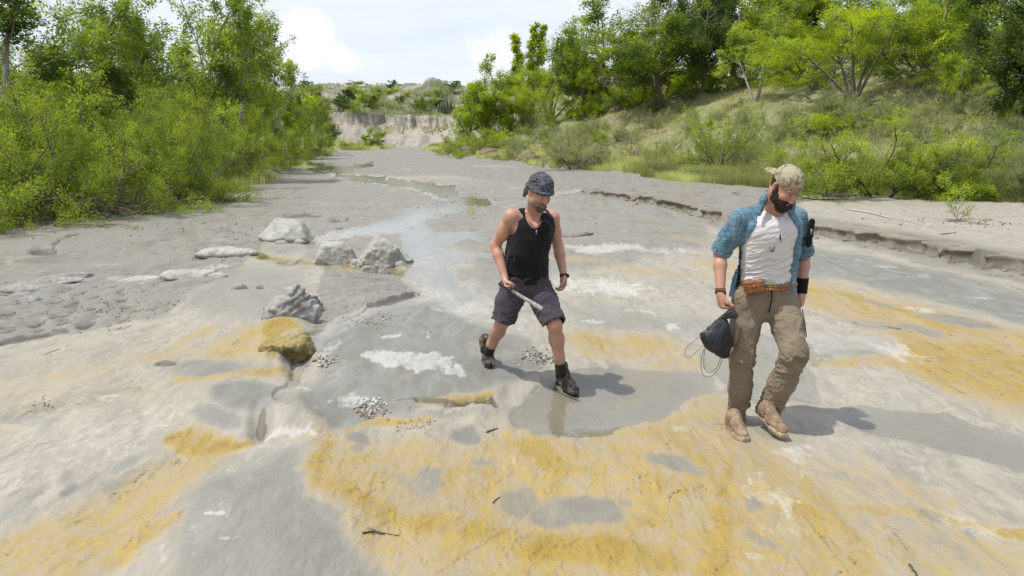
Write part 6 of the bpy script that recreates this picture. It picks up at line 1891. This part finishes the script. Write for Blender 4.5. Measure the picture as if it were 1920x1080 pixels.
def scatter(n, y0, y1, fn, seed, pw=1.6):
    """random points by image area: denser near, thinner far"""
    R = np.random.RandomState(seed)
    u = R.rand(n); y = 1 / ((1 / y0) * (1 - u) + (1 / y1) * u) if pw else y0 + (y1 - y0) * u
    s_ = fn(R, n)
    return y, s_, R
y, s_, R = scatter(64000, 17, 95, lambda R, n: -.15 + 4.2 * R.rand(n) ** 1.6, 5)
x = x_right(y) + s_ / .85 + fbm2(y * .5, y * 0 + 3, 8, 3) * 1.0; m = np.abs(x) < y * .85
grass('bank_grass', 'light green grass along the foot of the right bank', np.stack([x, y], 1)[m], .30, .014, M_GR1, 3)
y, s_, R = scatter(75000, 21, 80, lambda R, n: 2 + 24 * R.rand(n), 6)
x = x_right(y) + s_; m = (np.abs(x) < y * .85) & (fbm2(x * .5, y * .3, 15, 3) > -.16)
grass('slope_grass', 'dry straw-coloured grass covering the right hillside', np.stack([x, y], 1)[m], .26, .015, M_GR2, 4, .5)
y, s_, R = scatter(34000, 15, 90, lambda R, n: -.75 + 3.0 * R.rand(n) ** 1.2, 7)
x = x_left(y) - s_ - .1 + fbm2(y * .6, y * 0 + 3, 18, 3) * .7; m = (np.abs(x) < y * .85) & (fbm2(y * .45, y * 0, 33, 2) + .16 > s_ * -.25)
grass('bank_grass', 'tufts of yellow-green grass along the foot of the left thicket', np.stack([x, y], 1)[m], .34, .013, M_GR1, 5)
y, s_, R = scatter(9000, 90, 112, lambda R, n: R.rand(n), 8, 0)
x = -27 + 18 * s_ + 0 * y; m = (x < -17) | (x > -11)
grass('bank_grass', 'thin grass on the flats before the far bluff', np.stack([x, y], 1)[m], .4, .02, M_GR1, 6)
y, s_, R = scatter(26000, 116, 215, lambda R, n: R.rand(n), 9)
x = -70 + 85 * s_; m = fbm2(x * .15, y * .12, 55, 3) > -.05
grass('scrub_grass', 'green ground cover on the broken slope beyond the bluff', np.stack([x, y], 1)[m], .38, .06, LF['grey'], 7, 1.2)

# ---- fence posts on the hill crest
M_POST = simple('weathered_post', (.30, .28, .24), .9, .25, 12, .006, 30)
for i, (a, b, c_, d_, lb) in enumerate([(1563, 172, 1559, 150, 'short upright weathered fence post on the hill crest under the widest acacia'), (1336, 166, 1330, 122, 'tall weathered fence post left of the thin bare trunk'), (1521, 186, 1503, 174, 'pale fence post leaning almost flat beside the sandy path'), (1455, 160, 1453, 135, 'weathered fence post behind the thin bare trunk')]):
    x, y, z = hit(a, b); p0 = N3((x, y, z - .1)); p1 = N3(P(c_, d_, y))
    mb = MB(); mb.tube([p0 - p0, (p1 - p0) * .5 + (.01, 0, 0), p1 - p0], [.07, .065, .06], 7)
    o = mb.build('fence_post', M_POST); o.location = p0
    tag(o, lb, 'fence post', 'old fence posts on the right hill')
print('plants', n_pl[0])
# ------------------------------------------------------------------ stones
def stone_mat(name, a, b, stain=None, bump=.01):
    t = NT(name); p = t.pos(obj=True)
    c = t.mix(t.rng(t.noise(6, 6, .65, p, .4), .32, .68), a, b)
    c = t.mix(t.rng(t.noise(34, 4, .65, p), .60, .75, 0, .5), c, tuple(x * .55 for x in a))
    if stain: c = t.mix(t.rng(t.noise(4, 4, .6, p), .45, .62), c, stain)
    h = t.math('ADD', t.noise(22, 6, .65, p), t.math('MULTIPLY', t.noise(7, 4, .6, t.pos((1, 1, 3.5), True)), 1.2))
    t.set(color=c, rough=.88, spec=.2, normal=t.bump(h, .7, bump))
    return t.m
M_ST = stone_mat('chalky_stone', (.27, .265, .23), (.40, .395, .35))
M_STG = stone_mat('grey_shale', (.185, .18, .165), (.36, .355, .33))
M_STO = stone_mat('ochre_crusted_stone', (.26, .195, .06), (.34, .285, .155), (.14, .125, .045))
M_CLOD = stone_mat('brown_clod', (.13, .10, .075), (.25, .205, .155))
def rock(name, cx, cy, w, d, h, mat, label, seed, rz=0, tilt=(0, 0), planes=9, sink=.12, rough=.05, cat='rock', group=None, cuts=None, strat=0.0):
    """an angular stone: a lump trimmed by random planes, then weathered"""
    R = np.random.RandomState(seed)
    hres = max(.006, max(w, d, h) / 44)
    fd = Field((-w * .62, -d * .62, -h * .25), (w * .62, d * .62, h * 1.15), hres)
    fd.ell((0, 0, h * .35), (w * .56, d * .56, h * .72), None, 0)
    for i in range(planes):
        n = R.randn(3); n[2] = abs(n[2]) * 1.1; n /= np.linalg.norm(n)
        sup = math.sqrt((n[0] * w * .5) ** 2 + (n[1] * d * .5) ** 2 + (n[2] * h * .6) ** 2)
        fd.half(np.array((0, 0, h * .32)) + n * sup * R.uniform(.66, .95), n, 'cut', .0)
    for (pt, n) in (cuts or []):
        fd.half(np.array(pt) * (w, d, h), n, 'cut', 0)
    V, F = fd.mesh()
    if not len(V): raise RuntimeError(label)
    V = smooth_mesh(V, F, 1, .4)
    N_ = normals(V, F); sc = 3.2 / max(w, d)
    V = V + N_ * ((fbm3(V * sc, seed, 4) * rough + np.abs(fbm3(V * sc * 3, seed + 5, 3)) * rough * .7) * max(w, d) * .8)[:, None]
    if strat:
        V = V + N_ * (np.sin(V[:, 2] / h * 26 + fbm3(V * sc, 3, 2) * 7) * strat)[:, None] * np.array((1, 1, .2))
    me = mesh_np(name, V, F, True, [mat])
    o = obj(name, me)
    o.location = (cx, cy, hz(cx, cy) - h * sink)
    o.rotation_euler = (math.radians(tilt[0]), math.radians(tilt[1]), math.radians(rz))
    tag(o, label, cat, group)
    return o
def rock_px(name, px, base_py, wpx, hpx, mat, label, seed, depth=.7, **k):
    x, y = G(px, base_py); s_ = (y * CP + 2 * SP) / FPX
    w = wpx * s_; h = hpx * s_ * 1.02
    return rock(name, x, y + w * depth * .3, w, w * depth, h, mat, label, seed, **k)
rock_px('boulder', 535, 452, 104, 46, M_ST, 'smooth pale boulder farthest left of the three large ones, undercut on its right', 4, planes=8, cuts=[((.0, 0, .95), (.42, -.1, 1))], sink=.08)
rock_px('boulder', 628, 497, 92, 50, M_ST, 'rounded pale boulder in the middle of the three, at the water\'s edge', 12, planes=7, depth=.8, cuts=[((.42, -.3, .3), (1, -.3, -.5))])
rock_px('boulder', 706, 500, 84, 72, M_ST, 'tallest cracked pale boulder, right one of the three large ones', 21, planes=12, rough=.09, tilt=(6, 12), cuts=[((-.3, 0, .5), (-1, -.2, .6))])
rock_px('boulder', 745, 492, 60, 30, M_ST, 'low pale block leaning against the right side of the tallest cracked boulder', 25, planes=10, tilt=(0, -12))
for i, (px, py, w, h) in enumerate([(590 + 75, 497, 26, 12), (678, 500, 20, 10), (560, 455, 22, 8), (527, 458, 28, 8), (690, 512, 34, 14), (720, 514, 26, 12), (748, 500, 30, 10)]):
    rock_px('stone', px, py, w, h, M_STG if i % 2 else M_ST, ('small stone wedged in the dark gap between the middle and the tallest boulder', 'grey stone at the left foot of the tallest boulder', 'small pale stone under the right end of the leftmost boulder', 'small grey stone under the left end of the leftmost boulder', 'stone in the yellow water below the tallest boulder', 'grey stone just right of the one in the yellow water', 'flat stone at the right foot of the low pale block')[i], 31 + i, group='loose stones round the three boulders', cat='stone')
rock_px('slab', 415, 482, 112, 16, M_ST, 'long flat pale slab left of the leftmost boulder', 44, depth=.5, planes=6, strat=.004)
rock_px('jagged_rock', 538, 628, 112, 62, M_STG, 'jagged layered grey rock on the brink above the pool', 52, depth=.9, planes=12, rough=.11, tilt=(14, -14), strat=.012, cuts=[((.42, 0, .5), (1, -.2, .3)), ((-.2, 0, .75), (-.6, 0, 1))])
rock_px('jagged_rock', 572, 598, 52, 44, M_STG, 'dark knob standing behind the right end of the jagged rock', 57, depth=.9, planes=9, rough=.10, strat=.008)
rock_px('ochre_boulder', 532, 690, 88, 42, M_STO, 'ochre-crusted rounded rock with an undercut dark side below the jagged rock', 63, depth=1.0, planes=6, rough=.17, sink=.52, tilt=(10, 6), cuts=[((0, 0, .72), (-.15, .2, 1)), ((-.1, -.42, .2), (.5, -1, -.35))])
rs = random.Random(8)
sl = [(352, 530, 120, 10, -24, 'broad white slab with a broken edge in the middle of the left shelves'), (388, 512, 80, 10, -22, 'narrow white shard tilted up behind the broad white slab'), (408, 530, 44, 9, 10, 'white block at the right end of the broad white slab'), (255, 530, 90, 5, 0, 'low white slab left of the broad one'), (448, 556, 36, 12, 0, 'small grey-white stone right of the white slabs'), (488, 554, 20, 9, 10, 'smallest stone right of the white slabs'),
      (45, 545, 90, 9, -16, 'grey-white slab at the far left with a dark underside'), (108, 532, 84, 8, -18, 'grey-white slab right of the far left one'), (50, 566, 60, 10, -8, 'low grey slab below the far left one'), (150, 520, 50, 7, -14, 'thin pale slab at the upper end of the left slabs')]
for i, (px, py, w, h, rz, lb) in enumerate(sl):
    rock_px('slab', px, py, w, h, M_ST if i in (0, 2, 3) else M_STG, lb, 70 + i, depth=.38, rz=-rz, tilt=(rs.uniform(4, 12), rs.uniform(-8, 3)), planes=7, sink=.25, strat=.003, cat='slab' if w > 40 else 'stone', group='pale slabs on the left side of the bed')
for i, (px, py, w, h, lb) in enumerate([(75, 412, 46, 18, 'brown earth clod at the foot of the left bank, right one of the pair'), (25, 412, 60, 22, 'brown earth clod at the far left foot of the bank'), (130, 404, 40, 12, 'low brown clod under the dead branches'), (385, 374, 30, 12, 'brown clod where the left bank turns'), (516, 324, 16, 10, 'small dark clod at the tip of the left bank grass'),
      (885, 292, 40, 12, 'brown eroded clod at the left end of the crumbling right bank'), (918, 293, 34, 16, 'brown clod with a dark hollow in the crumbling right bank'), (950, 296, 36, 11, 'brown clod in the middle of the crumbling right bank'), (990, 303, 42, 14, 'brown clod at the right end of the crumbling right bank'), (1102, 312, 30, 14, 'dark root clod under the greyish open shrub')]):
    x, y, z = hit(px, py - 2); s_ = y / FPX
    o = rock('earth_clod', x, y, w * s_, w * s_ * .8, h * s_ * 1.2, M_CLOD, lb, 90 + i, planes=6, rough=.14, cat='clod', group='brown earth clods along the banks')
# crumbled blocks along the erosion step
for i in range(34):
    t_ = i / 33; yy = 10.3 + 13 * t_ ** 1.3 + rs.uniform(-.2, .2); xx = float(x_step(yy)) + rs.uniform(-.35, -.05)
    w = rs.uniform(.03, .11)
    rock('sand_block', xx, yy, w * 1.5, w, w * .55, M_SILT, 'small crumbled block of damp sand fallen from the low erosion step', 130 + i, rz=rs.uniform(-30, 30), planes=6, rough=.12, cat='clod', group='crumbled blocks along the erosion step')
# pebbles: heaps nobody could count
def pebbles(px, py, rx, ry, n, s0, s1, label, seed, cols=((.42, .40, .36), (.22, .18, .14), (.30, .26, .21))):
    R = np.random.RandomState(seed); V = []; F = []; C = []
    ico = bmesh_ico()
    for i in range(n):
        u, v = R.randn(2) * .5
        x, y = G(px + u * rx, py + v * ry); s_ = R.uniform(s0, s1)
        r3 = R.randn(3, 3); q_, _ = np.linalg.qr(r3)
        vv = (ico[0] * (1 + .25 * R.randn(len(ico[0]), 1))) * (s_ * np.array((1, R.uniform(.6, 1), R.uniform(.4, .7)))) @ q_
        F.append(ico[1] + len(V) * len(ico[0])); V.append(vv + np.array((x, y, hz(x, y) + s_ * R.uniform(.1, .7)))); C.append(np.tile(cols[R.randint(len(cols))] * np.array(R.uniform(.7, 1.25)), (len(vv), 1)))
    me = mesh_np('pebbles', np.concatenate(V), np.concatenate(F), False, [M_PEB]); vcol(me, 'tint', np.concatenate(C))
    tag(obj('pebbles', me), label, None, None, 'stuff')
def bmesh_ico():
    import bmesh
    bm = bmesh.new(); bmesh.ops.create_icosphere(bm, subdivisions=1, radius=1.0)
    v = np.array([tuple(a.co) for a in bm.verts]); f = np.array([[a.index for a in g.verts] for g in bm.faces]); bm.free()
    return v, f
t = NT('pebble_stone'); t.set(color=t.attr('tint', 'Color'), rough=.8, spec=.25); M_PEB = t.m
pebbles(696, 788, 30, 14, 110, .006, .016, 'heap of white and brown pebbles caught in a hollow', 1)
pebbles(696, 778, 30, 10, 30, .006, .018, 'white pebbles on top of the pebble heap', 11, ((.55, .54, .51), (.45, .43, .4)))
pebbles(1004, 686, 40, 16, 130, .007, .016, 'scatter of small pebbles between the feet of the man in black', 2)
pebbles(612, 702, 24, 14, 44, .007, .018, 'thin scatter of pebbles on the grey clay', 3)
pebbles(82, 760, 34, 22, 36, .004, .010, 'thin line of gravel on the left mud', 4)
pebbles(410, 470, 90, 20, 90, .006, .018, 'gravel lying on the mud above the white slabs', 5)
pebbles(700, 620, 60, 14, 70, .006, .013, 'fine gravel on the brown mud tongue', 6)
pebbles(345, 430, 260, 26, 140, .006, .022, 'loose brown gravel on the left mud flat', 7, ((.17, .13, .10), (.24, .2, .16)))
pebbles(180, 575, 160, 40, 140, .004, .013, 'dark gravel in the scoured left mud', 8, ((.15, .12, .10), (.22, .18, .15)))
pebbles(1720, 436, 160, 16, 50, .010, .03, 'gravel on the right sand flat', 9)
pebbles(1840, 440, 60, 10, 50, .012, .03, 'brown rubble below the small plant on the sand', 10, ((.20, .15, .12), (.28, .22, .18)))
pebbles(960, 380, 500, 60, 160, .010, .026, 'scattered gravel over the middle of the bed', 12, ((.20, .17, .14), (.30, .27, .23)))
pebbles(780, 812, 50, 10, 40, .004, .010, 'gravel in the ochre channel', 13, ((.26, .2, .1), (.32, .28, .2)))
# sticks and scraps
def stick(name, pts, r, mat, label, cat='stick'):
    W_ = []
    for a, b in pts:
        x, y = G(a, b); W_.append(N3((x, y, hz(x, y) + r * .8)))
    o0 = W_[0]
    tt = np.linspace(0, len(W_) - 1, len(W_) * 3); k = np.array(W_) - o0
    sm = np.stack([np.interp(tt, np.arange(len(k)), k[:, i]) for i in range(3)], 1)
    sm = sm + np.array([[math.sin(i * 1.7) * r * .5, math.cos(i * 2.3) * r * .5, 0] for i in range(len(sm))])
    mb = MB(); mb.tube(sm, np.linspace(r, r * .5, len(sm)), 6)
    o = mb.build(name, mat); o.location = o0; tag(o, label, cat); return o
stick('twig', [(912, 818), (922, 813), (932, 809)], .006, M_BARKD, 'short dark twig lying above the ochre stain in the near bed')
stick('twig', [(680, 1016), (700, 1010), (722, 1008)], .006, M_BARKD, 'dark decayed twig near the bottom of the picture')
stick('twig', [(690, 1004), (716, 1006), (748, 1009)], .005, M_TWIG, 'thin reddish twig lying across the decayed one')
stick('twig', [(924, 942), (930, 934), (937, 929)], .004, M_BARKD, 'small dark twig at the edge of the grey pool')
stick('twig', [(1705, 1062), (1716, 1074), (1722, 1084)], .006, M_BARKD, 'dark twig at the bottom right of the picture')
stick('driftwood', [(1052, 443), (1075, 441), (1096, 439), (1112, 438)], .030, M_BARKD, 'dark driftwood stick lying beside the man in black', 'driftwood')
stick('bleached_branch', [(1588, 413), (1625, 420), (1665, 430), (1705, 437)], .020, simple('bleached_wood', (.46, .43, .39), .9), 'long bleached branch lying on the right sand flat', 'branch')
stick('driftwood', [(1775, 438), (1800, 436), (1850, 444)], .014, M_TWIG, 'thin driftwood below the small plant on the sand', 'driftwood')
stick('twig', [(1760, 465), (1790, 463)], .010, M_BARKD, 'dark twig on the sand flat above the erosion step')
